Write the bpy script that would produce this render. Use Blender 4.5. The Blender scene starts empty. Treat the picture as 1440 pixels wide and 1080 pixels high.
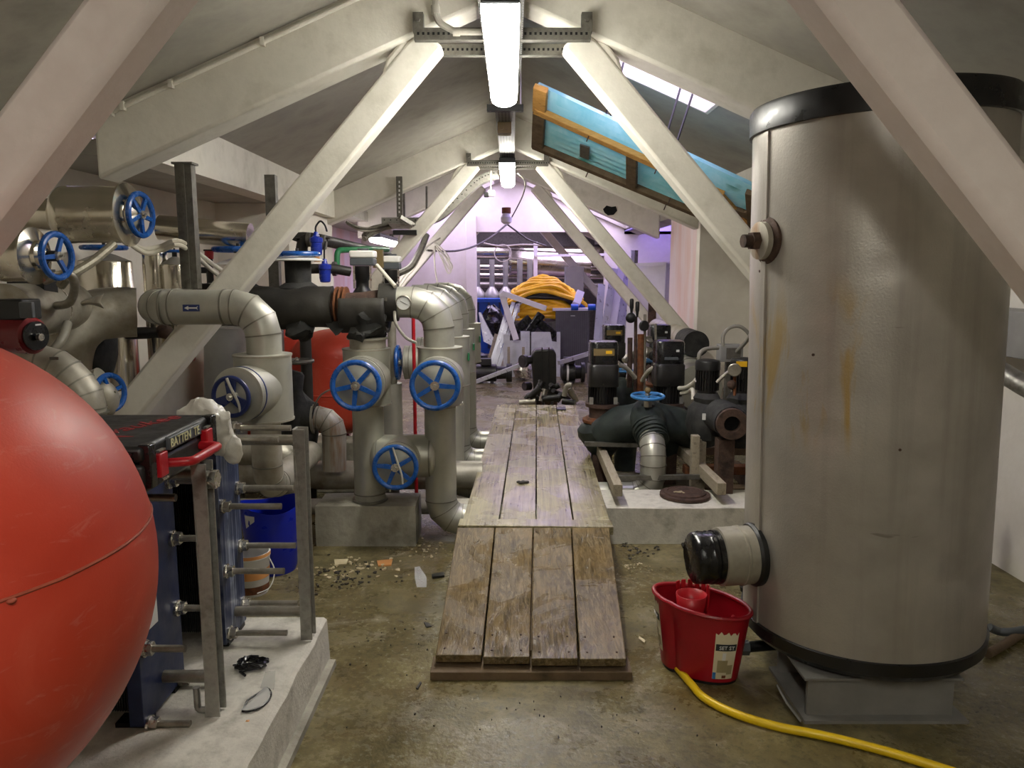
import bpy, bmesh, math, random
from mathutils import Vector, Matrix, Quaternion
from math import pi, sin, cos, radians as R

random.seed(7)
sc = bpy.context.scene
C = sc.collection

# ------------------------------------------------------------------ camera
F_PX, CAM_H, PITCH = 1082.0, 1.6, math.atan(155 / 1082.0)
cam_d = bpy.data.cameras.new('camera')
cam_d.sensor_fit = 'HORIZONTAL'; cam_d.sensor_width = 36.0
cam_d.lens = 36.0 * F_PX / 1440.0
cam_d.clip_start = 0.02; cam_d.clip_end = 200
cam = bpy.data.objects.new('camera', cam_d); C.objects.link(cam)
cam.location = (0, 0, CAM_H)
cam.rotation_euler = (pi / 2 - PITCH, 0, 0)
sc.camera = cam

# ------------------------------------------------------------------ sky and exposure
world = bpy.data.worlds.new('world'); sc.world = world; world.use_nodes = True
bg = world.node_tree.nodes['Background']
bg.inputs['Color'].default_value = (0.76, 0.63, 1.0, 1)
bg.inputs['Strength'].default_value = 5.5
vs = sc.view_settings
vs.view_transform = 'Standard'; vs.look = 'None'; vs.gamma = 1.0; vs.use_curve_mapping = False
vs.exposure = 0.48
LAMP_POWER = 42.0      # radiance of the batten diffusers


def portal(name, loc, sx, sy, rot):
    d = bpy.data.lights.new(name, 'AREA'); d.shape = 'RECTANGLE'; d.size = sx; d.size_y = sy
    d.cycles.is_portal = True
    o = bpy.data.objects.new(name, d); C.objects.link(o)
    o.location = loc; o.rotation_euler = rot
    return o


# ------------------------------------------------------------------ pixel helpers (image taken as 1440 x 1080)
_c, _s = cos(PITCH), sin(PITCH)


def P(u, v, y):
    """world point on the plane Y=y seen at pixel (u, v)"""
    xc = (u - 720) / F_PX; yc = (540 - v) / F_PX
    t = y / (_c + yc * _s)
    return Vector((xc * t, y, CAM_H + (-_s + yc * _c) * t))


def PZ(u, v, z):
    """world point on the plane Z=z seen at pixel (u, v)"""
    xc = (u - 720) / F_PX; yc = (540 - v) / F_PX
    t = (z - CAM_H) / (-_s + yc * _c)
    return Vector((xc * t, (_c + yc * _s) * t, z))


def W(px, y):
    return px * y / F_PX


# ------------------------------------------------------------------ materials
def lin(h):
    h = h.lstrip('#')
    out = []
    for i in (0, 2, 4):
        c = int(h[i:i + 2], 16) / 255
        out.append(c / 12.92 if c <= 0.04045 else ((c + 0.055) / 1.055) ** 2.4)
    return (*out, 1)


class NT:
    def __init__(self, name):
        self.m = bpy.data.materials.new(name); self.m.use_nodes = True
        self.t = self.m.node_tree; self.n = self.t.nodes; self.l = self.t.links
        self.b = self.n['Principled BSDF']
        self.tc = self.n.new('ShaderNodeTexCoord')

    def add(self, typ, **kw):
        n = self.n.new(typ)
        for k, v in kw.items():
            if k in n.inputs: n.inputs[k].default_value = v
            else: setattr(n, k, v)
        return n

    def link(self, a, b): self.l.new(a, b)

    def coords(self, scale=(1, 1, 1), kind='Object', loc=(0, 0, 0)):
        mp = self.add('ShaderNodeMapping'); mp.inputs['Scale'].default_value = scale; mp.inputs['Location'].default_value = loc
        self.link(self.tc.outputs[kind], mp.inputs['Vector'])
        return mp.outputs['Vector']

    def noise(self, vec, scale, detail=4, rough=0.6, dist=0.0):
        n = self.add('ShaderNodeTexNoise')
        n.inputs['Scale'].default_value = scale; n.inputs['Detail'].default_value = detail
        n.inputs['Roughness'].default_value = rough; n.inputs['Distortion'].default_value = dist
        self.link(vec, n.inputs['Vector'])
        return n.outputs['Fac']

    def ramp(self, fac, stops):
        r = self.add('ShaderNodeValToRGB'); e = r.color_ramp.elements
        while len(e) < len(stops): e.new(0.5)
        for el, (p, c) in zip(e, stops):
            el.position = p
            el.color = c if isinstance(c, tuple) else (lin(c) if isinstance(c, str) else (c, c, c, 1))
        self.link(fac, r.inputs['Fac'])
        return r.outputs['Color']

    def mix(self, fac, a, b, mode='MIX'):
        m = self.add('ShaderNodeMix', data_type='RGBA', blend_type=mode)
        for i, v in ((0, fac), (6, a), (7, b)):
            if hasattr(v, 'is_output'): self.link(v, m.inputs[i])
            elif isinstance(v, str): m.inputs[i].default_value = lin(v)
            else: m.inputs[i].default_value = v
        return m.outputs[2]

    def math(self, op, a, b=0.0):
        m = self.add('ShaderNodeMath', operation=op)
        for i, v in ((0, a), (1, b)):
            if hasattr(v, 'is_output'): self.link(v, m.inputs[i])
            else: m.inputs[i].default_value = v
        return m.outputs[0]

    def bump(self, h, strength, dist=0.01):
        b = self.add('ShaderNodeBump'); b.inputs['Strength'].default_value = strength; b.inputs['Distance'].default_value = dist
        self.link(h, b.inputs['Height']); self.link(b.outputs['Normal'], self.b.inputs['Normal'])

    def col(self, o): self.link(o, self.b.inputs['Base Color'])

    def set(self, **kw):
        for k, v in kw.items():
            k = k.replace('_', ' ')
            if hasattr(v, 'is_output'): self.link(v, self.b.inputs[k])
            else: self.b.inputs[k].default_value = v


MATS = {}


def pbr(name, c1, c2=None, scale=6, rough=0.5, metal=0.0, bump=0.0, bscale=40, stretch=(1, 1, 1), rvar=0.12, c3=None, spec=0.5, lo=0.35, hi=0.68):
    t = NT(name); v = t.coords(stretch)
    n = t.noise(v, scale, 5, 0.62)
    stops = [(lo, c1), (hi, c2 or c1)]
    if c3: stops = [(lo - 0.05, c1), (0.5, c2), (hi + 0.06, c3)]
    t.col(t.ramp(n, stops))
    n2 = t.noise(v, scale * 2.3, 4)
    t.set(Roughness=t.ramp(n2, [(0.3, max(rough - rvar, 0.02)), (0.7, min(rough + rvar, 1.0))]), Metallic=metal)
    t.b.inputs['Specular IOR Level'].default_value = spec
    if bump:
        t.bump(t.noise(v, bscale, 5), bump)
    MATS[name] = t.m
    return t.m


def emis(name, col, s):
    t = NT(name); t.set(Base_Color=(0.9, 0.9, 0.9, 1))
    t.b.inputs['Emission Color'].default_value = col; t.b.inputs['Emission Strength'].default_value = s
    MATS[name] = t.m


pbr('plaster', '#d6d2c6', '#cbc7ba', 3, 0.85, bump=0.25, bscale=9, c3='#dedacd')
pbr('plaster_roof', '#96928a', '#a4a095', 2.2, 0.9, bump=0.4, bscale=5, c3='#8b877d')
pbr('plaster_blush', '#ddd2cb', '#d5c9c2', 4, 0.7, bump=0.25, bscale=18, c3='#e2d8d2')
pbr('seam_red', '#8a3a26', '#9c4a33', 20, 0.6)
pbr('tank_base', '#6f6d69', '#7f7d78', 6, 0.6, bump=.1)
pbr('purple_pipe', '#4a4258', '#564e66', 5, 0.35)
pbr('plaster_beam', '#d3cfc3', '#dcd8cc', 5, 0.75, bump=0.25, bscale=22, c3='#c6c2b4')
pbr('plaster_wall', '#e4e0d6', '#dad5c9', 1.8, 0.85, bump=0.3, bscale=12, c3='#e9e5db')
pbr('plaster_pink', '#d9b3a8', '#e2d4d4', 1.4, 0.85, bump=0.3, bscale=14, stretch=(1, 1, 0.25), c3='#d8a898')
pbr('concrete', '#8d897c', '#a5a193', 5, 0.85, bump=0.5, bscale=30, c3='#6f6b5f')
pbr('concrete_light', '#b5b1a6', '#c8c4b8', 9, 0.85, bump=0.5, bscale=60, c3='#989488')
pbr('clad', '#a3a296', '#b0afa3', 3, 0.42, 0.6, bump=0.04, bscale=60, c3='#96948a')
pbr('clad_old', '#8d897c', '#a6a194', 5, 0.5, 0.5, bump=0.12, bscale=25, c3='#7d7361')
pbr('clad_rust', '#a49e90', '#b3aea1', 5, 0.5, 0.4, bump=0.12, bscale=25, c3='#8c5a22', stretch=(3, 3, .4))
pbr('seam', '#8a877c', '#77756b', 9, 0.45, 0.6)
pbr('stainless', '#c9c2b0', '#d8d2c4', 2, 0.2, 1.0, bump=0.03, bscale=12, c3='#b9af98')
pbr('steel', '#a39e93', '#8f8a7e', 12, 0.4, 0.8, bump=0.08, bscale=60, c3='#b4afa4')
pbr('galv', '#8f8d87', '#a19f98', 18, 0.45, 0.7, bump=0.05, bscale=70, c3='#7b7973')
pbr('galv_dark', '#5a5750', '#6d6a62', 14, 0.55, 0.6, c3='#49463f')
pbr('bright_steel', '#cfcbc2', '#b9b5ab', 15, 0.28, 0.95)
pbr('rusty', '#5b3420', '#7a4a2a', 14, 0.8, 0.2, bump=0.5, bscale=50, c3='#2e211a')
pbr('rust_dark', '#3b2d25', '#544036', 14, 0.75, 0.3, bump=0.4, bscale=50, c3='#241d19')
pbr('foam', '#1b1b1a', '#2a2a28', 9, 0.75, bump=0.4, bscale=22, c3='#3b3a36', spec=.35)
pbr('foam_pipe', '#1d1c1a', '#2c2a26', 4, 0.55, bump=0.3, bscale=16, c3='#3c3a33', spec=.4)
pbr('foam_green', '#1c2220', '#2a322f', 7, 0.6, bump=0.3, bscale=18, c3='#39403c', spec=.4)
pbr('black', '#0c0c0c', '#151515', 9, 0.45)
pbr('black_gloss', '#0b0b0c', '#141416', 9, 0.25)
pbr('black_motor', '#111111', '#1c1b1a', 11, 0.38, 0.2, c3='#262320')
pbr('rim_black', '#141415', '#1e1e1f', 6, 0.35)
pbr('blue_wheel', '#1d57a5', '#164a92', 9, 0.28, bump=0.03, bscale=50)
pbr('navy_wheel', '#1b2a5c', '#162150', 9, 0.35)
pbr('light_blue', '#3f86c4', '#2f6ea8', 14, 0.4, c3='#5a98cf')
pbr('blue_plastic', '#0a22b0', '#0c1f9a', 4, 0.35, spec=.5)
pbr('blue_filter', '#1a2c92', '#22389f', 4, 0.3)
pbr('blue_machine', '#0f49a8', '#1356bb', 4, 0.45)
pbr('navy_paint', '#0e1c40', '#13244c', 5, 0.42, bump=0.05, c3='#0c1836')
pbr('red_plastic', '#8e0d1c', '#a11222', 5, 0.38)
pbr('red_bright', '#b11822', '#a0131d', 5, 0.35)
pbr('red_pump', '#7c0f18', '#680c13', 5, 0.35)
pbr('white_plastic', '#e3e1da', '#d7d5cd', 6, 0.45)
pbr('grey_plastic', '#4f5356', '#45494c', 6, 0.5)
pbr('grey_panel', '#b9bbc0', '#c8cad0', 4, 0.5, c3='#a6a8ae')
pbr('grey_duct', '#8d8c88', '#9b9a96', 4, 0.5, .3)
pbr('grey_corrugated', '#5d5a5f', '#69666c', 5, 0.5, .2)
pbr('alu', '#c3c4cc', '#b4b5bd', 6, 0.35, 0.6)
pbr('white_board', '#dcd9da', '#cfccce', 3, 0.6)
pbr('blue_sheet', '#4e5884', '#5a6492', 3, 0.5)
pbr('yellow_hose', '#f2c01a', '#dba612', 8, 0.5, bump=.15, bscale=40)
pbr('yellow_bright', '#e8c414', '#d9b40f', 6, 0.4)
pbr('green_paint', '#1f6b3d', '#24774a', 9, 0.45)
pbr('wood_new', '#b3823f', '#c79650', 7, 0.75, bump=.3, bscale=30, stretch=(1, 6, 6), c3='#96692f')
pbr('wood_dark', '#54432f', '#6a5740', 7, 0.75, bump=.35, bscale=30, c3='#40331f')
pbr('wood_grey', '#8a7f6b', '#9b917c', 6, 0.7, bump=.35, bscale=24, stretch=(6, 1, 6), c3='#6b6150')
pbr('bag', '#b5b1a6', '#cbc8be', 9, 0.35, bump=.5, bscale=14)
pbr('cable_white', '#cfcabb', '#bdb8a8', 9, 0.5)
pbr('cable_grey', '#8f8b80', '#7c786d', 9, 0.5)
pbr('braid', '#9c9684', '#7d7868', 60, 0.5, .4)
pbr('paper', '#d8cfb2', '#cfc4a2', 6, 0.6)
pbr('label_white', '#d9d9d6', '#cfcfcc', 6, 0.5)
pbr('dark_print', '#23282c', '#2b3035', 6, 0.5)
pbr('tan_print', '#8f8460', '#a0946e', 6, 0.5)
pbr('navy_label', '#1b2d63', '#1b2d63', 6, 0.4)
pbr('pale_ink', '#b9b68c', '#c5c29a', 9, 0.7)
pbr('red_ink', '#7d1a1c', '#8a2022', 9, 0.6)
pbr('dark_hole', '#050505', '#070707', 6, 0.9)
pbr('brown_box', '#6b5a34', '#776540', 6, 0.6)
pbr('orange_tub', '#c98a4e', '#d49a5e', 5, .5)
pbr('debris_pale', '#cfc2a0', '#b9ac8c', 9, .8, bump=.3)
pbr('debris_dark', '#2a2723', '#3a352e', 9, .7, bump=.3)
pbr('dirt', '#4b4434', '#5c543f', 12, .8, bump=.6, bscale=50)
emis('lamp_on', (1.0, 0.965, 0.87, 1), LAMP_POWER)
emis('lamp_far', (1.0, 0.97, 0.93, 1), 14)


def mat_floor():
    t = NT('floor_concrete'); v = t.coords()
    big = t.noise(v, 0.9, 6, 0.65, 0.6); mid = t.noise(v, 4.5, 6, 0.7); fine = t.noise(v, 34, 5, 0.7)
    c = t.ramp(mid, [(0.25, '#4a422a'), (0.45, '#635a3b'), (0.62, '#7d7350'), (0.82, '#968c68')])
    c = t.mix(t.ramp(big, [(0.5, 0.0), (0.66, 0.75)]), c, '#5f4c28')
    c = t.mix(t.ramp(fine, [(0.32, 0.7), (0.5, 0.0)]), c, '#3d3625')
    blot2 = t.noise(v, 2.1, 7, 0.75, 1.5)
    c = t.mix(t.ramp(blot2, [(0.55, 0.0), (0.62, 0.45)]), c, '#9a917b')
    c = t.mix(t.ramp(blot2, [(0.34, 0.55), (0.42, 0.0)]), c, '#3f361f')
    # lavender daylight reflected by the wet far floor, put into its base colour
    sx = t.add('ShaderNodeSeparateXYZ'); t.link(t.tc.outputs['Object'], sx.inputs[0])
    far = t.math('ADD', sx.outputs['Y'], t.math('MULTIPLY', mid, 1.2))
    farf = t.ramp(t.math('MULTIPLY', far, 0.05), [(0.44, 0.0), (0.47, 1.0)])
    c = t.mix(farf, c, t.ramp(mid, [(0.3, '#a1889a'), (0.6, '#cdb9c6')]))
    t.col(c)
    wet = t.ramp(t.noise(v, 1.3, 5, 0.6, 0.4), [(0.38, 0.6), (0.54, 0.1)])
    t.set(Roughness=t.mix(t.ramp(fine, [(0.4, 0.0), (0.7, 0.5)]), wet, (0.6, 0.6, 0.6, 1)))
    t.bump(t.math('ADD', t.math('MULTIPLY', mid, 0.7), t.math('MULTIPLY', fine, 0.35)), 0.35, 0.02)
    MATS['floor'] = t.m


def mat_plank(name, a, b, c3, dryscale, rough):
    t = NT(name)
    oi = t.add('ShaderNodeObjectInfo')
    mp = t.add('ShaderNodeMapping'); mp.inputs['Scale'].default_value = (46, 1.3, 46)
    cb = t.add('ShaderNodeVectorMath', operation='ADD'); t.link(t.tc.outputs['Object'], cb.inputs[0])
    sc3 = t.add('ShaderNodeCombineXYZ'); t.link(t.math('MULTIPLY', oi.outputs['Random'], 13.0), sc3.inputs[0]); t.link(t.math('MULTIPLY', oi.outputs['Random'], 7.0), sc3.inputs[1])
    t.link(sc3.outputs[0], cb.inputs[1]); t.link(cb.outputs[0], mp.inputs['Vector'])
    g = t.noise(mp.outputs['Vector'], 1.0, 7, 0.72, 1.2)
    blot = t.noise(cb.outputs[0], 5, 5, 0.65, 0.5)
    col = t.ramp(g, [(0.36, a), (0.5, b), (0.64, c3)])
    knot = t.noise(cb.outputs[0], 14, 6, 0.75)
    col = t.mix(t.ramp(knot, [(0.3, 0.6), (0.42, 0.0)]), col, '#2f271b')
    scuff = t.noise(mp.outputs['Vector'], 2.3, 4, 0.7)
    col = t.mix(t.ramp(scuff, [(0.66, 0.0), (0.72, 0.55)]), col, '#b5ac98')
    col = t.mix(t.ramp(blot, [(0.46, 0.0), (0.7, 0.5)]), col, dryscale)
    col = t.mix(t.math('MULTIPLY', oi.outputs['Random'], 0.2), col, '#5a4c34')
    t.col(col)
    wet = t.noise(cb.outputs[0], 2.6, 5, 0.6, 0.5)
    t.set(Roughness=t.ramp(wet, [(0.42, rough), (0.56, 0.1)]))
    t.bump(g, 0.45, 0.005)
    MATS[name] = t.m


def mat_tank():
    t = NT('tank_foil'); v = t.coords((1, 1, 1))
    vs_ = t.coords((9, 9, 0.35))
    streak = t.noise(vs_, 1.4, 5, 0.6); grain = t.noise(t.coords((1, 1, 0.8)), 140, 3, 0.6); blot = t.noise(v, 2.2, 5, 0.6)
    col = t.ramp(blot, [(0.3, '#9b968e'), (0.52, '#aca79f'), (0.75, '#bdb8af')])
    col = t.mix(t.ramp(streak, [(0.5, 0.0), (0.72, 0.35)]), col, '#7f7971')
    # yellow drip stains on the side facing the walkway
    sx = t.add('ShaderNodeSeparateXYZ'); t.link(t.tc.outputs['Object'], sx.inputs[0])
    st = t.noise(t.coords((7, 7, 1.6), loc=(0.3, 0.1, 0.4)), 1.0, 4, 0.6, 0.8)
    z0 = t.ramp(sx.outputs['Z'], [(0.72, 0.0), (0.86, 1.0), (1.05, 1.0), (1.25, 0.0)])
    zz = t.add('ShaderNodeMapRange'); zz.inputs['From Min'].default_value = 0.8; zz.inputs['From Max'].default_value = 1.45
    t.link(sx.outputs['Z'], zz.inputs['Value'])
    zf = t.ramp(zz.outputs[0], [(0.0, 0.0), (0.2, 1.0), (0.7, 0.8), (1.0, 0.0)])
    xx = t.add('ShaderNodeMapRange'); xx.inputs['From Min'].default_value = -0.46; xx.inputs['From Max'].default_value = -0.16
    t.link(sx.outputs['X'], xx.inputs['Value'])
    xf = t.ramp(xx.outputs[0], [(0.0, 0.9), (0.75, 1.0), (1.0, 0.0)])
    stf = t.math('MULTIPLY', t.math('MULTIPLY', t.ramp(st, [(0.5, 0.0), (0.6, 0.75)]), zf), xf)
    col = t.mix(stf, col, '#b08f3a')
    # thin dark scratches
    sc_ = t.noise(t.coords((2.5, 2.5, 14)), 2.0, 2, 0.5)
    col = t.mix(t.ramp(sc_, [(0.735, 0.0), (0.76, 0.5)]), col, '#5d574e')
    t.col(col); t.set(Metallic=0.5, Roughness=t.ramp(blot, [(0.3, 0.44), (0.7, 0.32)]))
    t.bump(t.math('ADD', t.math('MULTIPLY', grain, 0.4), t.noise(t.coords((1, 1, .5)), 5, 3)), 0.14, 0.02)
    MATS['tank'] = t.m


def mat_vessel():
    t = NT('vessel_red'); v = t.coords()
    n = t.noise(v, 3.5, 6, 0.65, 1.2)
    c = t.ramp(n, [(0.3, '#ac321e'), (0.55, '#b73b26'), (0.75, '#c14d37')])
    sm = t.noise(t.coords((1, 1, 3)), 5, 5, 0.7, 2.0)
    c = t.mix(t.ramp(sm, [(0.58, 0.0), (0.72, 0.4)]), c, '#c98a7c')
    t.col(c); t.set(Roughness=t.ramp(n, [(0.3, 0.38), (0.7, 0.52)]))
    t.bump(t.noise(v, 220, 3), 0.08, 0.004)
    MATS['vessel'] = t.m


def mat_perforated():
    """dark galvanised tray with a punched pattern of dots"""
    t = NT('tray_punched'); v = t.coords((42, 30, 42))
    vo = t.add('ShaderNodeTexVoronoi', feature='F1'); vo.inputs['Scale'].default_value = 1.0; vo.inputs['Randomness'].default_value = 0.0
    t.link(v, vo.inputs['Vector'])
    h = t.ramp(vo.outputs['Distance'], [(0.26, 0.0), (0.32, 1.0)])
    t.col(t.mix(h, '#0d0d0d', '#6f6d68')); t.set(Roughness=0.5, Metallic=0.4)
    t.bump(h, 0.5, 0.003)
    MATS['tray'] = t.m


def mat_poly():
    t = NT('corrugated_teal_sheet'); v = t.coords()
    n = t.noise(v, 6, 5, 0.65, 0.6)
    wv = t.add('ShaderNodeTexNoise'); wv.inputs['Scale'].default_value = 2.2; t.link(v, wv.inputs['Vector'])
    c = t.ramp(n, [(0.3, '#86d6dc'), (0.55, '#a6e4e8'), (0.8, '#c8f2f3')])
    c = t.mix(t.ramp(wv.outputs['Fac'], [(0.62, 0.0), (0.66, 0.85)]), c, '#0c7a66')
    t.n.remove(t.b)
    tr = t.add('ShaderNodeBsdfTranslucent'); df = t.add('ShaderNodeBsdfDiffuse'); gl = t.add('ShaderNodeBsdfGlossy')
    gl.inputs['Roughness'].default_value = 0.2
    t.link(c, tr.inputs['Color']); t.link(c, df.inputs['Color'])
    m1 = t.add('ShaderNodeMixShader'); m1.inputs[0].default_value = 0.55; t.link(tr.outputs[0], m1.inputs[1]); t.link(df.outputs[0], m1.inputs[2])
    m2 = t.add('ShaderNodeMixShader'); m2.inputs[0].default_value = 0.18; t.link(m1.outputs[0], m2.inputs[1]); t.link(gl.outputs[0], m2.inputs[2])
    t.link(m2.outputs[0], t.n['Material Output'].inputs['Surface'])
    MATS['poly'] = t.m


def mat_rooflight():
    t = NT('lavender_roof_sheet'); v = t.coords()
    n = t.noise(v, 3, 6, 0.7, 0.6)
    c = t.ramp(n, [(0.3, '#b4acdc'), (0.55, '#c6bfec'), (0.8, '#dcd6f8')])
    t.n.remove(t.b)
    tr = t.add('ShaderNodeBsdfTranslucent'); df = t.add('ShaderNodeBsdfDiffuse')
    t.link(c, tr.inputs['Color']); t.link(c, df.inputs['Color'])
    m1 = t.add('ShaderNodeMixShader'); m1.inputs[0].default_value = 0.4; t.link(tr.outputs[0], m1.inputs[1]); t.link(df.outputs[0], m1.inputs[2])
    t.link(m1.outputs[0], t.n['Material Output'].inputs['Surface'])
    MATS['rooflight'] = t.m


def mat_plate():
    """navy plate with vertical white scratches"""
    t = NT('plate_scratched'); 
    s = t.noise(t.coords((1, 60, 1.2)), 1.6, 4, 0.6); s2 = t.noise(t.coords((1, 3, 3)), 2.5, 4)
    f = t.math('MULTIPLY', t.ramp(s, [(0.5, 0.0), (0.62, 0.9)]), t.ramp(s2, [(0.35, 0.1), (0.6, 1.0)]))
    t.col(t.mix(f, '#16264a', '#9aa3b4')); t.set(Roughness=0.45)
    MATS['plate'] = t.m


def mat_clear():
    t = NT('clear_plastic'); t.set(Base_Color=(.75, .75, .72, 1), Roughness=.15, Alpha=.35); MATS['clear'] = t.m


mat_floor(); mat_tank(); mat_vessel(); mat_perforated(); mat_poly(); mat_rooflight(); mat_plate(); mat_clear()
mat_plank('plank_ramp', '#3d3220', '#65563a', '#8a795a', '#8a7040', 0.42)
mat_plank('plank_top', '#595238', '#8a8261', '#aea681', '#b8af88', 0.38)


# ------------------------------------------------------------------ mesh builder
def V(*a): return Vector(a if len(a) == 3 else a[0])


def frame_of(d):
    d = d.normalized()
    a = Vector((0, 0, 1)) if abs(d.z) < 0.9 else Vector((1, 0, 0))
    x = d.cross(a).normalized(); y = d.cross(x).normalized()
    return x, y, d


class MB:
    def __init__(self): self.v = []; self.f = []

    def raw(self, vs_, fs):
        o = len(self.v); self.v += [Vector(p) for p in vs_]; self.f += [[i + o for i in q] for q in fs]; return self

    def box(self, c, s, rot=None):
        c = Vector(c); hx, hy, hz = s[0] / 2, s[1] / 2, s[2] / 2
        pts = [Vector((x * hx, y * hy, z * hz)) for z in (-1, 1) for x, y in ((-1, -1), (1, -1), (1, 1), (-1, 1))]
        if rot is not None: pts = [rot @ p for p in pts]
        return self.raw([c + p for p in pts], [[3, 2, 1, 0], [4, 5, 6, 7], [0, 1, 5, 4], [1, 2, 6, 5], [2, 3, 7, 6], [3, 0, 4, 7]])

    def bbox(self, a, b):
        a, b = Vector(a), Vector(b); return self.box((a + b) / 2, [abs(q) for q in (b - a)])

    def beam(self, p0, p1, w, h, up=(0, 0, 1)):
        """rectangular bar from p0 to p1, w across, h along up"""
        p0, p1 = Vector(p0), Vector(p1); d = (p1 - p0).normalized(); up = Vector(up)
        x = d.cross(up)
        if x.length < 1e-5: x = d.cross(Vector((0, 1, 0)))
        x.normalize(); z = x.cross(d).normalized()
        q = [p + x * (a * w / 2) + z * (b * h / 2) for p in (p0, p1) for a, b in ((-1, -1), (1, -1), (1, 1), (-1, 1))]
        return self.raw(q, [[0, 1, 2, 3], [7, 6, 5, 4], [4, 5, 1, 0], [5, 6, 2, 1], [6, 7, 3, 2], [7, 4, 0, 3]])

    def cyl(self, p0, p1, r0, r1=None, n=24, cap=True):
        p0, p1 = Vector(p0), Vector(p1); r1 = r0 if r1 is None else r1
        x, y, d = frame_of(p1 - p0)
        a = [p0 + (x * cos(2 * pi * i / n) + y * sin(2 * pi * i / n)) * r0 for i in range(n)]
        b = [p1 + (x * cos(2 * pi * i / n) + y * sin(2 * pi * i / n)) * r1 for i in range(n)]
        fs = [[i, (i + 1) % n, n + (i + 1) % n, n + i] for i in range(n)]
        if cap: fs += [list(range(n))[::-1], list(range(n, 2 * n))]
        return self.raw(a + b, fs)

    def lathe(self, p0, axis, prof, n=32, cap=True):
        """prof: list of (radius, distance along axis)"""
        p0 = Vector(p0); x, y, d = frame_of(Vector(axis))
        vs_ = []
        for r, h in prof:
            vs_ += [p0 + d * h + (x * cos(2 * pi * i / n) + y * sin(2 * pi * i / n)) * max(r, 1e-4) for i in range(n)]
        fs = [[k * n + i, k * n + (i + 1) % n, (k + 1) * n + (i + 1) % n, (k + 1) * n + i] for k in range(len(prof) - 1) for i in range(n)]
        if cap: fs += [list(range(n))[::-1], [(len(prof) - 1) * n + i for i in range(n)]]
        return self.raw(vs_, fs)

    def tube(self, pts, r, n=12, split=False, closed=False, cap=True):
        pts = [Vector(p) for p in pts]; m = len(pts)
        rr = r if isinstance(r, (list, tuple)) else [r] * m
        tang = []
        for i in range(m):
            a = pts[(i - 1) % m] if (closed or i > 0) else pts[i]
            b = pts[(i + 1) % m] if (closed or i < m - 1) else pts[i]
            t0 = (pts[i] - a).normalized() if (pts[i] - a).length > 1e-9 else None
            t1 = (b - pts[i]).normalized() if (b - pts[i]).length > 1e-9 else None
            t = (t0 or t1) + (t1 or t0); tang.append((t.normalized(), (t0 or t1), (t1 or t0)))
        x, y, _ = frame_of(tang[0][0]); rings = []
        for i in range(m):
            t = tang[i][0]
            x = (x - t * x.dot(t)).normalized(); y = t.cross(x)
            k = 1.0
            ca = max(tang[i][0].dot(tang[i][1]), 0.3)
            # stretch in the bend plane so mitred joints keep their width
            bend = (tang[i][2] - tang[i][1])
            ring = []
            for j in range(n):
                o = (x * cos(2 * pi * j / n) + y * sin(2 * pi * j / n)) * rr[i]
                if bend.length > 1e-4:
                    bn = bend.normalized(); o = o + bn * (o.dot(bn) * (1 / ca - 1))
                ring.append(pts[i] + o)
            rings.append(ring)
        segs = m if closed else m - 1
        if split:
            for i in range(segs):
                self.raw(rings[i] + rings[(i + 1) % m], [[j, (j + 1) % n, n + (j + 1) % n, n + j] for j in range(n)])
            if cap and not closed:
                self.raw(rings[0], [list(range(n))[::-1]]); self.raw(rings[-1], [list(range(n))])
        else:
            vs_ = [p for g in rings for p in g]
            fs = [[i * n + j, i * n + (j + 1) % n, ((i + 1) % m) * n + (j + 1) % n, ((i + 1) % m) * n + j] for i in range(segs) for j in range(n)]
            if cap and not closed: fs += [list(range(n))[::-1], [(m - 1) * n + j for j in range(n)]]
            self.raw(vs_, fs)
        return self

    def torus(self, c, axis, Rr, r, n=40, k=10, a0=0, a1=2 * pi):
        x, y, d = frame_of(Vector(axis)); c = Vector(c)
        full = abs(a1 - a0 - 2 * pi) < 1e-6
        m = n if full else n + 1
        pts = [c + (x * cos(a0 + (a1 - a0) * i / n) + y * sin(a0 + (a1 - a0) * i / n)) * Rr for i in range(m)]
        return self.tube(pts, r, k, closed=full)

    def ell(self, c, s, n=24, m=14, rot=None):
        c = Vector(c); vs_ = []; fs = []
        for i in range(m + 1):
            th = pi * i / m
            for j in range(n):
                p = Vector((s[0] * sin(th) * cos(2 * pi * j / n), s[1] * sin(th) * sin(2 * pi * j / n), s[2] * cos(th)))
                vs_.append(c + (rot @ p if rot is not None else p))
        for i in range(m):
            for j in range(n):
                fs.append([i * n + j, (i + 1) * n + j, (i + 1) * n + (j + 1) % n, i * n + (j + 1) % n])
        return self.raw(vs_, fs)

    def prism(self, poly, d):
        """polygon (list of 3D points) extruded by vector d"""
        n = len(poly); d = Vector(d); a = [Vector(p) for p in poly]
        return self.raw(a + [p + d for p in a], [list(range(n))[::-1], list(range(n, 2 * n))] + [[i, (i + 1) % n, n + (i + 1) % n, n + i] for i in range(n)])

    def bulge(self, amp, sc_=6.0, seed=0.0):
        """uneven surface: pushes the vertices about"""
        from mathutils import noise
        for i, p in enumerate(self.v):
            q = p * sc_ + Vector((seed, seed * 1.7, -seed))
            self.v[i] = p + Vector((noise.noise(q), noise.noise(q + Vector((31, 0, 0))), noise.noise(q + Vector((0, 47, 0))))) * amp
        return self

    def mesh(self, name, off):
        me = bpy.data.meshes.new(name)
        me.from_pydata([p - off for p in self.v], [], self.f)
        bm = bmesh.new(); bm.from_mesh(me)
        bmesh.ops.remove_doubles(bm, verts=bm.verts, dist=1e-6)
        bmesh.ops.recalc_face_normals(bm, faces=bm.faces)
        bm.to_mesh(me); bm.free()
        return me

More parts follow.
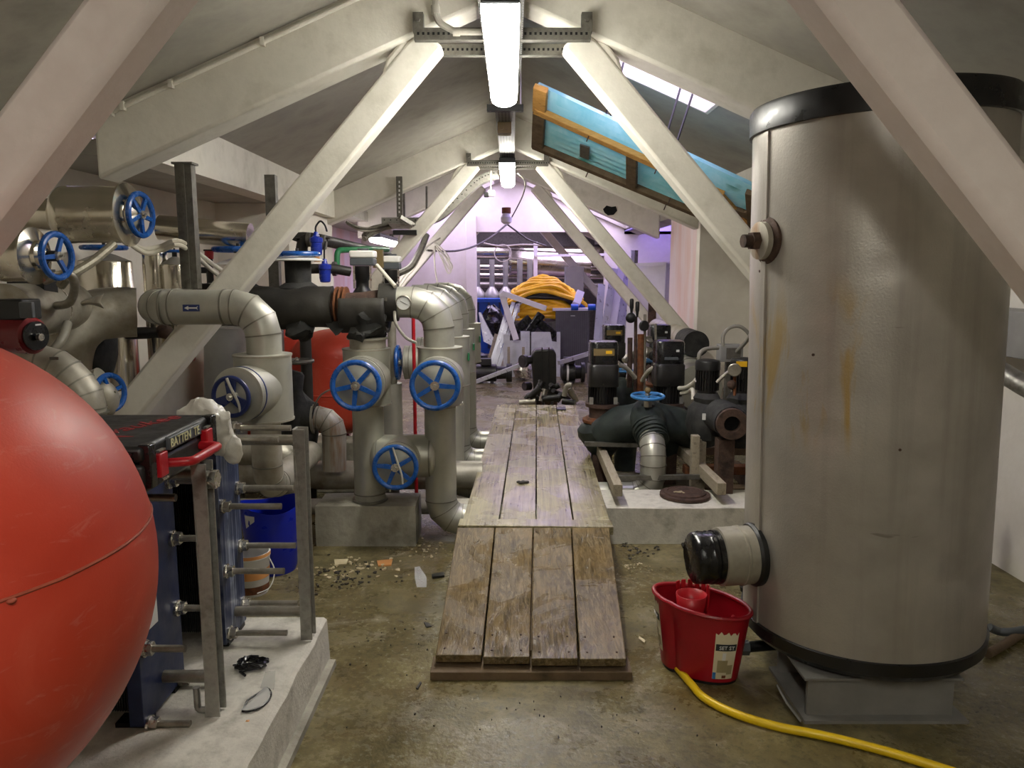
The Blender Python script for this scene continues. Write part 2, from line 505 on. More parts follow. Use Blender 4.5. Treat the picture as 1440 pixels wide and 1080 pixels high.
    def part(self, name, m, parent=None, smooth=True, bevel=0.0, label=None, angle=35, segs=2):
        off = Vector((0, 0, 0)); q = parent
        while q is not None: off = off + q.location; q = q.parent
        if parent is None and self.v:
            xs = [p.x for p in self.v]; ys = [p.y for p in self.v]; zs = [p.z for p in self.v]
            off = Vector(((min(xs) + max(xs)) / 2, (min(ys) + max(ys)) / 2, min(zs)))
        me = self.mesh(name, off)
        me.materials.append(MATS[m])
        if smooth:
            me.polygons.foreach_set('use_smooth', [True] * len(me.polygons)); me.set_sharp_from_angle(angle=R(angle))
        o = bpy.data.objects.new(name, me); C.objects.link(o)
        if parent is not None: o.parent = parent
        else: o.location = off
        if bevel:
            b = o.modifiers.new('bevel', 'BEVEL'); b.width = bevel; b.segments = segs; b.limit_method = 'ANGLE'; b.angle_limit = R(30)
        if label: o['label'] = label
        return o

    def thing(self, name, m, label, cat, group=None, **kw):
        o = self.part(name, m, None, **kw); o['label'] = label; o['category'] = cat
        if group: o['group'] = group
        return o

    def struct(self, name, m, parent=None, **kw):
        o = self.part(name, m, parent, **kw)
        if parent is None: o['kind'] = 'structure'
        return o


def thing(name, label, cat, loc=(0, 0, 0), group=None):
    o = bpy.data.objects.new(name, None); C.objects.link(o); o.location = loc; o.empty_display_size = 0.1
    o['label'] = label; o['category'] = cat
    if group: o['group'] = group
    return o


def copy_tree(o, parent=None):
    c = o.copy(); C.objects.link(c); c.parent = parent
    for ch in o.children: copy_tree(ch, c)
    return c


def route(pts, bend, n=5):
    """polyline with rounded corners"""
    pts = [Vector(p) for p in pts]; out = [pts[0]]; joints = []
    for i in range(1, len(pts) - 1):
        a, b, c = pts[i - 1], pts[i], pts[i + 1]
        d0 = (a - b).normalized(); d1 = (c - b).normalized()
        ang = d0.angle(d1); L = min(bend / math.tan(ang / 2), (a - b).length * 0.98, (c - b).length * 0.98)
        s, e = b + d0 * L, b + d1 * L
        rr = L * math.tan(ang / 2)
        cen = b + (d0 + d1).normalized() * (rr / sin(ang / 2))
        for k in range(n + 1):
            t = k / n; p = (s - cen); q = (e - cen)
            p1 = p.normalized().slerp(q.normalized(), t) if p.angle(q) < 3.1 else p
            out.append(cen + p1 * rr); joints.append(len(out) - 1)
    out.append(pts[-1])
    return out, joints


def smooth_path(pts, n=8):
    """Catmull-Rom through the points"""
    pts = [Vector(p) for p in pts]; out = []
    for i in range(len(pts) - 1):
        p0 = pts[max(i - 1, 0)]; p1 = pts[i]; p2 = pts[i + 1]; p3 = pts[min(i + 2, len(pts) - 1)]
        for k in range(n):
            t = k / n
            out.append(0.5 * ((2 * p1) + (p2 - p0) * t + (2 * p0 - 5 * p1 + 4 * p2 - p3) * t * t + (-p0 + 3 * p1 - 3 * p2 + p3) * t ** 3))
    out.append(pts[-1])
    return out


def clad_pipe(parent, pts, r, bend, m='clad', n=3, seams=True, name='pipe', seg=28, extra=()):
    path, joints = route(pts, bend, n) if len(pts) > 2 else ([Vector(p) for p in pts], [])
    o = MB().tube(path, r, seg, split=True).part(name, m, parent)
    if seams and (joints or extra):
        for j in joints:
            d = (path[min(j + 1, len(path) - 1)] - path[max(j - 1, 0)]).normalized()
            x = path[j]
            MB().cyl(x - d * 0.003, x + d * 0.003, r * 1.03 + 0.001, n=seg).part('seam_band', 'seam', o)
        for e in extra:
            p, d = Vector(e[0]), Vector(e[1]).normalized()
            MB().cyl(p - d * 0.004, p + d * 0.004, r * 1.03 + 0.001, n=seg).part('seam_band', 'seam', o)
    return o


def handwheel(parent, c, axis, Rr, spokes=5, m='blue_wheel', rt=None, rot=0.3, hubm='bright_steel', dish=0.0, sw=1.0):
    c = Vector(c); x, y, d = frame_of(Vector(axis)); rt = rt or Rr * 0.12
    b = MB().torus(c, d, Rr, rt, 44, 10)
    hubc = c - d * dish
    for k in range(spokes):
        a = rot + 2 * pi * k / spokes
        e = x * cos(a) + y * sin(a); s = d.cross(e)
        w0, w1 = Rr * (0.11 if sw == 1 else .2), Rr * 0.085 * sw
        p = [hubc + e * Rr * 0.1 - s * w0, c + e * Rr - s * w1, c + e * Rr + s * w1, hubc + e * Rr * 0.1 + s * w0]
        b.prism([q - d * rt * 0.5 for q in p], d * rt)
    o = b.part('handwheel', m, parent)
    h = MB().cyl(hubc - d * rt * 1.2, hubc + d * rt * 1.2, Rr * 0.2, n=20)
    h.cyl(hubc + d * rt, hubc + d * rt * 2.2, Rr * 0.08, n=6)
    h.part('hub', hubm, o)
    return o


def text_mesh(s, size, extrude=0.001, shear=0.0):
    cu = bpy.data.curves.new('lettering', 'FONT'); cu.body = s; cu.size = size; cu.extrude = extrude; cu.shear = shear
    cu.align_x = 'CENTER'; cu.align_y = 'CENTER'; cu.resolution_u = 3
    o = bpy.data.objects.new('lettering', cu); C.objects.link(o)
    dg = bpy.context.evaluated_depsgraph_get()
    me = bpy.data.meshes.new_from_object(o.evaluated_get(dg))
    bpy.data.objects.remove(o); bpy.data.curves.remove(cu)
    return me


def lettering(parent, s, size, m, origin, xdir, ydir, shear=0.0, name='lettering'):
    me = text_mesh(s, size, 0.0008, shear)
    x = Vector(xdir).normalized(); y = Vector(ydir); y = (y - x * y.dot(x)).normalized(); z = x.cross(y)
    mt = Matrix((x, y, z)).transposed().to_4x4()
    off = Vector((0, 0, 0)); q = parent
    while q is not None: off = off + q.location; q = q.parent
    mt.translation = Vector(origin) - off
    me.transform(mt); me.materials.clear(); me.materials.append(MATS[m])
    o = bpy.data.objects.new(name, me); C.objects.link(o); o.parent = parent
    return o

# ================================================================== THE ROOM
RX0, RZ, RS = -0.045, 3.23, 0.43          # ridge line and roof slope
def roof_z(x): return RZ - RS * abs(x - RX0)


MB().bbox((-3.2, -3.6, -0.12), (3.2, 18.6, 0)).struct('floor', 'floor', smooth=False)


def slab(b, x0, x1, y0, y1, t=0.14):
    p = [(x0, y0, roof_z(x0)), (x1, y0, roof_z(x1)), (x1, y0, roof_z(x1) + t), (x0, y0, roof_z(x0) + t)]
    b.prism(p, (0, y1 - y0, 0))


EL, ER = -2.2, 2.2
bl = MB()
slab(bl, -2.9, EL, -3.6, 4.05)
for y0, y1, op in ((-3.6, 12.45, None), (12.45, 13.5, (-1.7, -0.3)), (13.5, 15.0, None), (15.0, 17.0, (-1.7, -0.3)), (17.0, 18.6, None)):
    if op is None: slab(bl, EL, RX0, y0, y1)
    else: slab(bl, EL, op[0], y0, y1); slab(bl, op[1], RX0, y0, y1)
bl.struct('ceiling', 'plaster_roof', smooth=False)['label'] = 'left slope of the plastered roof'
br = MB()
slab(br, ER, 2.9, -3.6, 4.05)
for y0, y1, op in ((-3.6, 4.3, None), (4.3, 5.3, (0.44, 1.30)), (5.3, 11.1, None), (11.1, 12.3, (0.30, 1.95)), (12.3, 12.45, None), (12.45, 13.5, (0.25, 1.95)), (13.5, 15.0, None), (15.0, 17.0, (0.3, 1.8)), (17.0, 18.6, None)):
    if op is None: slab(br, RX0, ER, y0, y1)
    else: slab(br, RX0, op[0], y0, y1); slab(br, op[1], ER, y0, y1)
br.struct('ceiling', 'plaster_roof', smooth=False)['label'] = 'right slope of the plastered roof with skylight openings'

# longitudinal lintels and the flat ceilings of the side recesses
MB().bbox((-2.02, 4.05, 2.18), (-1.85, 8.45, 2.47)).struct('trim_1', 'plaster_beam', smooth=False)
MB().bbox((1.85, 4.05, 2.2), (2.02, 8.45, 2.43)).struct('trim_2', 'plaster_beam', smooth=False)
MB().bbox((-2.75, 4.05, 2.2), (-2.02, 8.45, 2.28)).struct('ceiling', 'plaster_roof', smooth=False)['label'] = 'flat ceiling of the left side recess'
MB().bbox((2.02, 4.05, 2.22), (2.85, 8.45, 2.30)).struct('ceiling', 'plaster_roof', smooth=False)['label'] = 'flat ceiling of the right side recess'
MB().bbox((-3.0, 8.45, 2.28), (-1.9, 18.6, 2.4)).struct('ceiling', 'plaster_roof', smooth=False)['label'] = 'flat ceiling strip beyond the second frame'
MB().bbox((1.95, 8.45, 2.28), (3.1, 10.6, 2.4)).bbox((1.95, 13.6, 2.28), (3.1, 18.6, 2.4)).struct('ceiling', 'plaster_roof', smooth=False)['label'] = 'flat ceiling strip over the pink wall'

w = MB().bbox((-2.75, -3.6, 0), (-2.55, 6.76, 2.21)).bbox((-2.75, 6.76, 0), (-1.93, 6.95, 2.25)).bbox((-2.08, 6.95, 0), (-1.93, 8.4, 2.25))
w.struct('wall_left', 'plaster_wall', smooth=False)
MB().bbox((-2.9, 8.4, 0), (-2.62, 13.6, 2.3)).struct('wall_left', 'plaster_pink', smooth=False)
w = MB().bbox((2.68, -3.6, 0), (2.85, 8.45, 2.25)).bbox((2.03, 8.45, 0), (2.85, 8.6, 2.25))
w.struct('wall_right', 'plaster_wall', smooth=False)
MB().bbox((2.03, 8.6, 0), (2.3, 10.0, 2.3)).bbox((2.3, 9.85, 0), (2.95, 10.0, 2.3)).struct('wall_right', 'plaster_pink', smooth=False)
MB().bbox((2.9, 10.0, 0), (3.05, 13.6, 2.3)).struct('wall_right', 'plaster_wall', smooth=False)
MB().bbox((-3.2, -3.75, 0), (3.2, -3.6, 3.4)).struct('wall_back', 'plaster_wall', smooth=False)
# gable wall with the opening to the far plant room
g = MB().bbox((-2.9, 13.6, 0), (-0.66, 13.75, 2.42)).bbox((1.62, 13.6, 0), (2.9, 13.75, 2.42))
g.prism([(-.66, 13.6, 2.32), (1.62, 13.6, 2.32), (1.62, 13.6, roof_z(1.62)), (RX0, 13.6, 3.24), (-.66, 13.6, roof_z(-.66))], (0, 0.15, 0))
g.prism([(-1.9, 13.6, 2.42), (-.66, 13.6, 2.42), (-.66, 13.6, roof_z(-.66)), (-1.9, 13.6, roof_z(-1.9))], (0, 0.15, 0))
g.prism([(1.62, 13.6, 2.42), (1.84, 13.6, 2.42), (1.62, 13.6, roof_z(1.62))], (0, 0.15, 0))
g.struct('wall_front', 'plaster_wall', smooth=False)
MB().bbox((-0.80, 13.5, 0), (-0.62, 13.78, 2.6)).struct('trim_3', 'plaster_wall', bevel=0.01)
MB().bbox((-3.2, 18.45, 0), (3.2, 18.6, 3.4)).struct('wall_end', 'galv_dark', smooth=False)
MB().bbox((-2.4, 13.75, 0), (-2.25, 18.6, 2.4)).bbox((2.2, 13.75, 0), (2.35, 18.6, 2.4)).struct('wall_side', 'galv_dark', smooth=False)

# frosted sheet in the far roof opening
b = MB()
x0, x1 = 0.28, 1.97
N = 56
for i in range(N):
    xa, xb = x0 + (x1 - x0) * i / N, x0 + (x1 - x0) * (i + 1) / N
    za, zb = roof_z(xa) + 0.15 + 0.012 * (i % 2), roof_z(xb) + 0.15 + 0.012 * ((i + 1) % 2)
    b.raw([(xa, 11.05, za), (xb, 11.05, zb), (xb, 12.35, zb), (xa, 12.35, za)], [[0, 1, 2, 3]])
b.struct('window_1', 'rooflight')['label'] = 'frosted corrugated rooflight sheet in the far right roof slope'

MB().bbox((1.95, 10.6, 2.33), (3.08, 13.62, 2.34)).struct('added_rooflight', 'rooflight', smooth=False)['label'] = 'flat frosted sheet added over the far right bay to let in daylight'  # unseen translucent sheet, added to brighten the dark far right recess

# the square skylight hole above the hanging hatch: timber lining
b = MB()
for xa, xb, ya, yb in ((0.445, 0.465, 4.325, 5.275), (1.275, 1.295, 4.325, 5.275)):
    b.prism([(xa, ya, roof_z(xa) - 0.01), (xb, ya, roof_z(xb) - 0.01), (xb, ya, roof_z(xb) + 0.138), (xa, ya, roof_z(xa) + 0.138)], (0, yb - ya, 0))
for ya, yb in ((4.305, 4.325), (5.275, 5.295)):
    b.prism([(0.445, ya, roof_z(0.445) - 0.01), (1.295, ya, roof_z(1.295) - 0.01), (1.295, ya, roof_z(1.295) + 0.138), (0.445, ya, roof_z(0.445) + 0.138)], (0, yb - ya, 0))
b.struct('window_2', 'plaster_beam', smooth=False)['label'] = 'white lined skylight opening in the right roof slope'


def roof_portal(x0, x1, y0, y1):
    xm = (x0 + x1) / 2; L = (x1 - x0) * math.hypot(1, RS)
    a = math.atan(RS) * (1 if xm > RX0 else -1)
    portal('sky_portal', (xm, (y0 + y1) / 2, roof_z(xm) + 0.21), L, y1 - y0, (0, a, 0))


for q in ((0.44, 1.30, 4.3, 5.3), (-1.7, -0.3, 12.45, 13.5), (0.25, 1.95, 12.45, 13.5), (-1.7, -0.3, 15.0, 17.0), (0.3, 1.8, 15.0, 17.0)): roof_portal(*q)


# ------------------------------------------------------------------ A-frames
def aframe(n, y, label, chan=True, fm='plaster_beam', clip=2.55, dz=0.0, legs=True, rw=0.2):
    root = bpy.data.objects.new('trim_%d' % n, None); C.objects.link(root); root.location = (RX0, y, 0)
    root['kind'] = 'structure'; root['label'] = label
    for s in (-1, 1):
        q = MB()
        top = [(RX0 + s * d, y - rw / 2, RZ - RS * d + 0.03) for d in (0.0, 2.0)]
        bot = [(RX0 + s * d, y - rw / 2, RZ - RS * d - 0.31) for d in (2.0, 0.0)]
        q.prism(top + bot, (0, rw, 0)); q.part('rafter', fm, root, bevel=0.018)
        if legs:
            q = MB()
            k = 1.14; d0, z0 = 0.345, 2.74
            zb = z0 - (clip - d0) * k
            q.beam((RX0 + s * d0, y, z0), (RX0 + s * clip, y, zb), 0.145, 0.14, up=(0, 1, 0))
            # thicker head of the leg under the rafter
            a = Vector((s * 0.659, 0, -0.752)); nrm = Vector((s * 0.752, 0, 0.659))
            p = Vector((RX0 + s * d0, y - 0.06, z0)) + nrm * 0.06
            q.prism([p, p + nrm * 0.045, p + a * 0.22 + nrm * 0.045, p + a * 0.32], (0, 0.12, 0))
            q.part('leg', fm, root, bevel=0.03 if y < 3 else 0.016, segs=1 if y < 3 else 2)
    if chan:
        for yy, dzz in ((-rw / 2 - 0.03, 0.0), (rw / 2 + 0.03, 0.0)):
            q = MB().bbox((RX0 - 0.42, y + yy - 0.022, 2.70 + dzz), (RX0 + 0.42, y + yy + 0.022, 2.755 + dzz))
            c = q.part('tie_channel', 'galv_dark', root, smooth=False)
            hb = MB()
            for i in range(34):
                xx = RX0 - 0.4 + i * 0.0242
                hb.box((xx, y + yy - 0.0225, 2.728 + dzz), (0.011, 0.002, 0.012))
            hb.part('slot_row', 'dark_hole', c, smooth=False)
            for s in (-1, 1):
                k = MB().box((RX0 + s * 0.40, y + yy, 2.78 + dzz), (0.05, 0.045, 0.09)).cyl((RX0 + s * 0.40, y + yy - 0.04, 2.79), (RX0 + s * 0.40, y + yy - 0.02, 2.79), 0.012, n=6)
                k.part('bracket', 'galv_dark', c, smooth=False)
    return root


Y0, Y1, Y2, Y3 = 1.87, 4.0, 8.3, 10.45
aframe(11, -2.4, 'white concrete roof frame behind the foreground tanks')
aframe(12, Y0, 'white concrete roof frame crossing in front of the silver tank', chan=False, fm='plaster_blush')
aframe(13, Y1, 'white concrete roof frame carrying the long bright lamp')
aframe(14, Y2, 'white concrete roof frame at the far end of the wooden walkway')
aframe(15, Y3, 'white concrete roof frame over the yellow hose pile', chan=False, clip=2.0)
aframe(17, 14.75, 'white roof frame inside the far plant room', chan=False, clip=1.9, rw=.14)


# ------------------------------------------------------------------ battens on the ridge tray
def batten(y0, y1, label, x=RX0, z=2.56, w_=0.15, m='lamp_on'):
    t = thing('batten_lamp', label, 'lamp', (x, y0, z), 'batten lamps along the ridge')
    MB().bbox((x - w_ / 2, y0, z + 0.055), (x + w_ / 2, y1, z + 0.11)).part('housing', 'grey_plastic', t, bevel=0.01)
    # rounded diffuser
    prof = [(-w_ / 2 * .98, .06), (-w_ / 2, .035), (-w_ / 2 * .9, .012), (-w_ / 2 * .6, 0), (w_ / 2 * .6, 0), (w_ / 2 * .9, .012), (w_ / 2, .035), (w_ / 2 * .98, .06)]
    vs_, fs = [], []; n = len(prof)
    ys = [y0 + .005, y0 + .02, y1 - .06, y1 - .03, y1 - .012, y1]; ks = [1, 1, 1, .9, .72, .45]
    for yy, kk in zip(ys, ks): vs_ += [(x + a * kk, yy, z + b_) for a, b_ in prof]
    for i in range(len(ys) - 1):
        for j in range(n): fs.append([i * n + j, i * n + (j + 1) % n, (i + 1) * n + (j + 1) % n, (i + 1) * n + j])
    fs += [list(range(n)), list(range((len(ys) - 1) * n, len(ys) * n))]
    MB().raw(vs_, fs).part('diffuser', m, t)
    for yy in (y0 + 0.25, y1 - 0.25):
        MB().box((x, yy, z + 0.13), (0.05, 0.03, 0.05)).part('clip', 'galv_dark', t, smooth=False)
    return t


batten(3.10, 4.66, 'long bright tube lamp hung below the ridge tray at the roof frame above the walkway')
batten(7.35, 8.9, 'smaller looking tube lamp under the ridge tray beyond the hanging teal hatch')
batten(-1.25, 0.32, 'tube lamp under the ridge tray over the red vessel')
t = thing('ridge_cable_tray', 'dark perforated steel cable tray running under the roof ridge', 'cable tray', (RX0, 3, 2.70))
for ya, yb in ((-3.0, 4.95), (5.0, 8.2)):
    wd = 0.095 if ya < 4.9 else 0.07
    q = MB().bbox((RX0 - wd, ya, 2.702), (RX0 + wd, yb, 2.71)).bbox((RX0 - wd, ya, 2.71), (RX0 - wd + .005, yb, 2.755)).bbox((RX0 + wd - .005, ya, 2.71), (RX0 + wd, yb, 2.755))
    q.part('tray_length', 'tray', t, smooth=False)
MB().bbox((RX0 - 0.12, 5.25, 2.66), (RX0 + 0.12, 5.31, 2.70)).part('cross_strut', 'black', t, smooth=False)
for s in (-1, 1): MB().cyl((RX0 + s * .1, 5.28, 2.66), (RX0 + s * .1, 5.28, 3.19), 0.006, n=8).part('drop_rod', 'galv', t)
MB().box((RX0 - 0.01, 5.9, 2.66), (0.1, 0.12, 0.08)).cyl((RX0 - .03, 5.84, 2.655), (RX0 - .03, 5.83, 2.655), .013, n=12).cyl((RX0 + .01, 5.84, 2.655), (RX0 + .01, 5.83, 2.655), .013, n=12).part('junction_box', 'brown_box', t, smooth=False)

# conduit along the left rafter and the drop elbow by the lamp
t = thing('conduit', 'thin white painted conduit clipped along the top of the left rafter', 'conduit', (-1.2, 3.86, 2.5))
p = [(RX0 - d, Y1 - 0.115, RZ - RS * d - 0.035) for d in (0.62, 1.95)]
MB().tube(p, 0.012, 10).part('pipe', 'plaster_beam', t)
for d in (0.66, 1.15, 1.6, 1.84, 1.9): MB().box((RX0 - d, Y1 - 0.12, RZ - RS * d - 0.035), (0.02, 0.03, 0.04)).part('clip', 'plaster_beam', t, smooth=False)
pts, _ = route([P(611, -40, 3.85), P(613, 30, 3.85), P(640, 45, 3.85), P(680, 45, 3.85)], 0.07, 5)
t = thing('conduit', 'grey painted conduit bending down to the long bright lamp', 'conduit', P(640, 40, 3.85))
MB().tube(pts, 0.016, 10).part('pipe', 'plaster_roof', t)
MB().cyl(P(612, 8, 3.85), P(613, 20, 3.85), 0.021, n=12).part('coupling', 'plaster_roof', t)
MB().cyl(P(637, 45, 3.85), P(647, 45, 3.85), 0.021, n=12).part('coupling', 'plaster_roof', t)

# ------------------------------------------------------------------ hanging teal hatch below the skylight hole
A, B_, Cc, D = P(757, 115, 5.0), P(1060, 258, 5.0), P(1064, 330, 5.7), P(752, 200, 5.7)
def hp(s, r, dn=0.0):
    p = (A * (1 - s) + B_ * s) * (1 - r) + (D * (1 - s) + Cc * s) * r
    return p + hn * dn
hn = (B_ - A).cross(D - A).normalized()
if hn.z > 0: hn = -hn
t = thing('skylight_hatch', 'teal corrugated plastic hatch with a timber frame hanging on ropes under the skylight', 'hatch', (A + B_ + Cc + D) / 4)
vs_, fs = [], []
NR, NS = 24, 12
for j in range(NR + 1):
    for i in range(NS + 1):
        vs_.append(hp(i / NS, j / NR, 0.02 * cos(pi * j)))
for j in range(NR):
    for i in range(NS): fs.append([j * (NS + 1) + i, j * (NS + 1) + i + 1, (j + 1) * (NS + 1) + i + 1, (j + 1) * (NS + 1) + i])
MB().raw(vs_, fs).part('corrugated_sheet', 'poly', t, smooth=False)
def hbar(s0, r0, s1, r1, w_, h_, m, name='frame_batten', dn=0.03):
    MB().beam(hp(s0, r0, dn), hp(s1, r1, dn), w_, h_, up=hn).part(name, m, t, smooth=False, bevel=.004)
hbar(0.02, 0.0, 0.02, 0.36, 0.09, 0.04, 'wood_new'); hbar(0.02, 0.36, 0.02, 1.0, 0.085, 0.04, 'wood_dark')
hbar(0.0, 0.34, 0.86, 0.36, 0.055, 0.04, 'wood_new', dn=.04); hbar(0.0, 0.985, 1.0, 0.985, 0.05, 0.045, 'wood_dark')
hbar(0.44, 0.38, 0.44, 1.0, 0.075, 0.04, 'wood_dark'); hbar(0.99, 0.1, 0.99, 1.0, 0.06, 0.04, 'wood_dark')
hbar(0.8, 0.62, 1.0, 0.55, 0.07, 0.03, 'wood_dark', 'broken_lath'); hbar(0.83, 0.35, 0.97, 0.75, 0.05, 0.02, 'wood_new', 'broken_lath')
hbar(0.82, 0.9, 1.0, 0.45, 0.05, 0.02, 'wood_dark', 'broken_lath')
MB().beam(hp(.225, .62, .022), hp(.225, .84, .022), .07, .01, up=hn).part('dark_patch', 'galv_dark', t, smooth=False)
for s0, r0 in ((.25, .33), (.56, .36), (.62, .83), (.25, .99), (.6, 1.0)):
    MB().cyl(hp(s0, r0, .05), hp(s0, r0, .10), .004, n=6).part('nail', 'rust_dark', t)
for i, (u0, v0, s0) in enumerate(((877, 92, .31), (884, 92, .33), (966, 130, .58), (984, 140, .63))):
    a = Vector((P(u0, v0, 5.0).x, 5.1, 0)); a.z = roof_z(a.x) + 0.1
    MB().tube([a, hp(s0, 0.02, -.012)], 0.008, 6).thing('rope', 'black', ['thin black rope beside the roof frame leg holding the teal hatch, upper strand', 'thin black rope beside the roof frame leg holding the teal hatch, lower strand', 'thin black rope to the middle of the teal hatch', 'thin black rope holding the tank side of the teal hatch'][i], 'rope', 'ropes holding the teal hatch')

q = MB().prism([P(858 + a, 296 + b, 10.343) for a, b in ((-10, -2), (-5, -7), (2, -5), (8, -6), (10, 0), (5, 6), (-3, 7), (-8, 3))], (0, .006, 0)); q.thing('plaster_hole', 'dark_hole', 'ragged dark hole broken into the far right rafter', 'hole')
t = thing('plastic_pipe', 'dark purple plastic pipe strapped under the end of the teal hatch', 'pipe', P(1040, 302, 5.95))
MB().tube([P(1012, 314, 6.1), P(1068, 293, 5.9), V(2.67, 5.85, P(1068, 293, 5.9).z)], .045, 20).part('pipe', 'purple_pipe', t)
MB().torus(P(1030, 307, 6.03), P(1068, 293, 5.9) - P(1012, 314, 6.1), .048, .006, 24, 6).part('strap', 'black', t)

# ================================================================== SILVER TANK
TX, TY, TR = 1.40, 2.95, 0.445
tank = thing('storage_tank', 'tall silver foil-clad storage tank with black top and bottom rims', 'tank', (TX, TY, 0.17))
tz0, tz1 = 0.25, 2.125
NA, NZ = 96, 60
from mathutils import noise as _ns
dents = [(-2.45, 1.36, .05, .006), (-1.55, .95, .07, .006), (-2.2, 1.2, .1, .005), (-1.25, .55, .06, .012), (-1.3, .63, .04, .01), (-2.0, .72, .03, .007), (-1.7, .86, .04, .007), (-2.3, 1.05, .06, .008), (-1.45, 1.28, .08, .006), (-1.9, 1.62, .05, .004)]
vs_, fs = [], []
for j in range(NZ + 1):
    z = tz0 + (tz1 - tz0) * j / NZ
    for i in range(NA):
        a = 2 * pi * i / NA
        r = TR + 0.0025 * _ns.noise(Vector((cos(a) * 2, sin(a) * 2, z * 2.5)))
        for da, dz, w_, dp in dents:
            d2 = ((((a - da + pi) % (2 * pi)) - pi) * TR) ** 2 + ((z - dz) * 1.6) ** 2
            r -= dp * math.exp(-d2 / (w_ * w_))
        vs_.append((TX + r * cos(a), TY + r * sin(a), z))
for j in range(NZ):
    for i in range(NA): fs.append([j * NA + i, j * NA + (i + 1) % NA, (j + 1) * NA + (i + 1) % NA, (j + 1) * NA + i])
fs += [list(range(NA))[::-1], [NZ * NA + i for i in range(NA)]]
MB().raw(vs_, fs).part('foil_jacket', 'tank', tank)
MB().lathe((TX, TY, tz1 - 0.005), (0, 0, 1), [(TR + .004, 0), (TR + .012, .002), (TR + .012, .085), (TR + .004, .098), (TR - .05, .1), (0, .105)], 72).part('top_rim', 'rim_black', tank)
MB().lathe((TX, TY, 0.17), (0, 0, 1), [(0, 0), (TR - .06, 0), (TR - .02, .012), (TR + .006, .04), (TR + .009, .085), (TR + .003, .088)], 72).part('bottom_rim', 'rim_black', tank)
# vertical joint of the jacket, towards the walkway
a = R(191)
MB().beam((TX + (TR + .003) * cos(a), TY + (TR + .003) * sin(a), tz0), (TX + (TR + .003) * cos(a), TY + (TR + .003) * sin(a), tz1 - .01), .03, .008, up=(cos(a), sin(a), 0)).part('jacket_joint', 'tank', tank, smooth=False)
# upper fitting: washer and threaded plug
fd = Vector((-1, -0.22, 0)).normalized()
fp = Vector((TX, TY, 1.73)) + fd * (TR - .01)
o = MB().lathe(fp, fd, [(.085, 0), (.085, .012), (.07, .02), (.02, .022)], 32).part('fitting_collar', 'rust_dark', tank)
MB().lathe(fp + fd * .02, fd, [(.062, 0), (.068, .004), (.068, .024), (.05, .028), (.0, .028)], 32).part('washer', 'clad_rust', o)
MB().cyl(fp + fd * .045, fp + fd * .075, .034, n=6).cyl(fp + fd * .07, fp + fd * .105, .024, n=14).part('plug', 'rust_dark', o)
# lower outlet: clad stub with black taped end
sd = Vector((-1, -0.12, 0)).normalized()
sp = Vector((TX, TY, 0.52)) + sd * (TR - .03)
o = MB().lathe(sp, sd, [(.113, 0), (.113, .085), (.117, .088), (.117, .096), (.113, .099), (.113, .175), (.108, .178)], 40).part('outlet_stub', 'clad_old', tank)
MB().lathe(sp, sd, [(.122, .02), (.124, .04), (.118, .05)], 40).part('rubber_collar', 'black', o)
tp = MB().lathe(sp + sd * .178, sd, [(.1, -.02), (.104, .0), (.105, .02), (.1, .022), (.104, .04), (.1, .045), (.102, .07), (.098, .1), (.09, .106), (0, .106)], 36); tp.bulge(.003, 22)
tp.part('tape_wrap', 'black_gloss', o, angle=50)
for zz, aa in ((1.62, 186), (1.33, 222), (1.02, 259)):
    a = R(aa); p = Vector((TX + (TR - .004) * cos(a), TY + (TR - .004) * sin(a), zz))
    MB().cyl(p, p + Vector((cos(a), sin(a), 0)) * .006, .005, n=8).part('rivet', 'rust_dark', tank)
# lean the whole tank a little
lean = Matrix.Rotation(R(-1.5), 4, 'Y'); tank.rotation_euler = (0, R(-1.3), 0)

# steel pedestal under the tank
pb = PZ(1165, 1018, 0.0)
t = thing('tank_pedestal', 'short grey painted steel pedestal under the silver tank', 'pedestal', (1.28, 2.72, 0))
MB().bbox((1.05, 2.56, 0.0), (1.64, 2.95, 0.012)).part('foot_plate', 'tank_base', t, smooth=False)
MB().bbox((1.07, 2.60, 0.012), (1.6, 2.615, 0.155)).part('web_plate', 'tank_base', t, smooth=False)
MB().bbox((1.07, 2.9, 0.012), (1.6, 2.915, 0.155)).part('web_plate', 'tank_base', t, smooth=False)
MB().bbox((1.05, 2.58, 0.155), (1.62, 2.93, 0.164)).part('head_plate', 'tank_base', t, smooth=False)
MB().raw([(0.985, 2.58, 0.07), (1.03, 2.55, 0.013), (1.03, 2.66, 0.013), (0.985, 2.68, 0.08), (.99, 2.585, .075), (1.036, 2.555, .018), (1.036, 2.665, .018), (.99, 2.685, .085)], [[0, 1, 2, 3], [4, 5, 6, 7], [0, 1, 5, 4], [1, 2, 6, 5], [2, 3, 7, 6], [3, 0, 4, 7]]).part('bent_flange', 'tank_base', t, smooth=False)
# drain pipe of the tank
dp = PZ(1060, 914, 0.08)
t = thing('drain_pipe', 'short black drain pipe under the silver tank beside the red bucket', 'pipe', (1.0, dp.y, .06))
MB().cyl((0.93, dp.y, .09), (1.34, dp.y + .05, .10), .022, n=16).part('pipe', 'black', t)
MB().cyl((0.92, dp.y, .09), (0.965, dp.y, .09), .03, n=6).part('end_cap', 'grey_plastic', t)
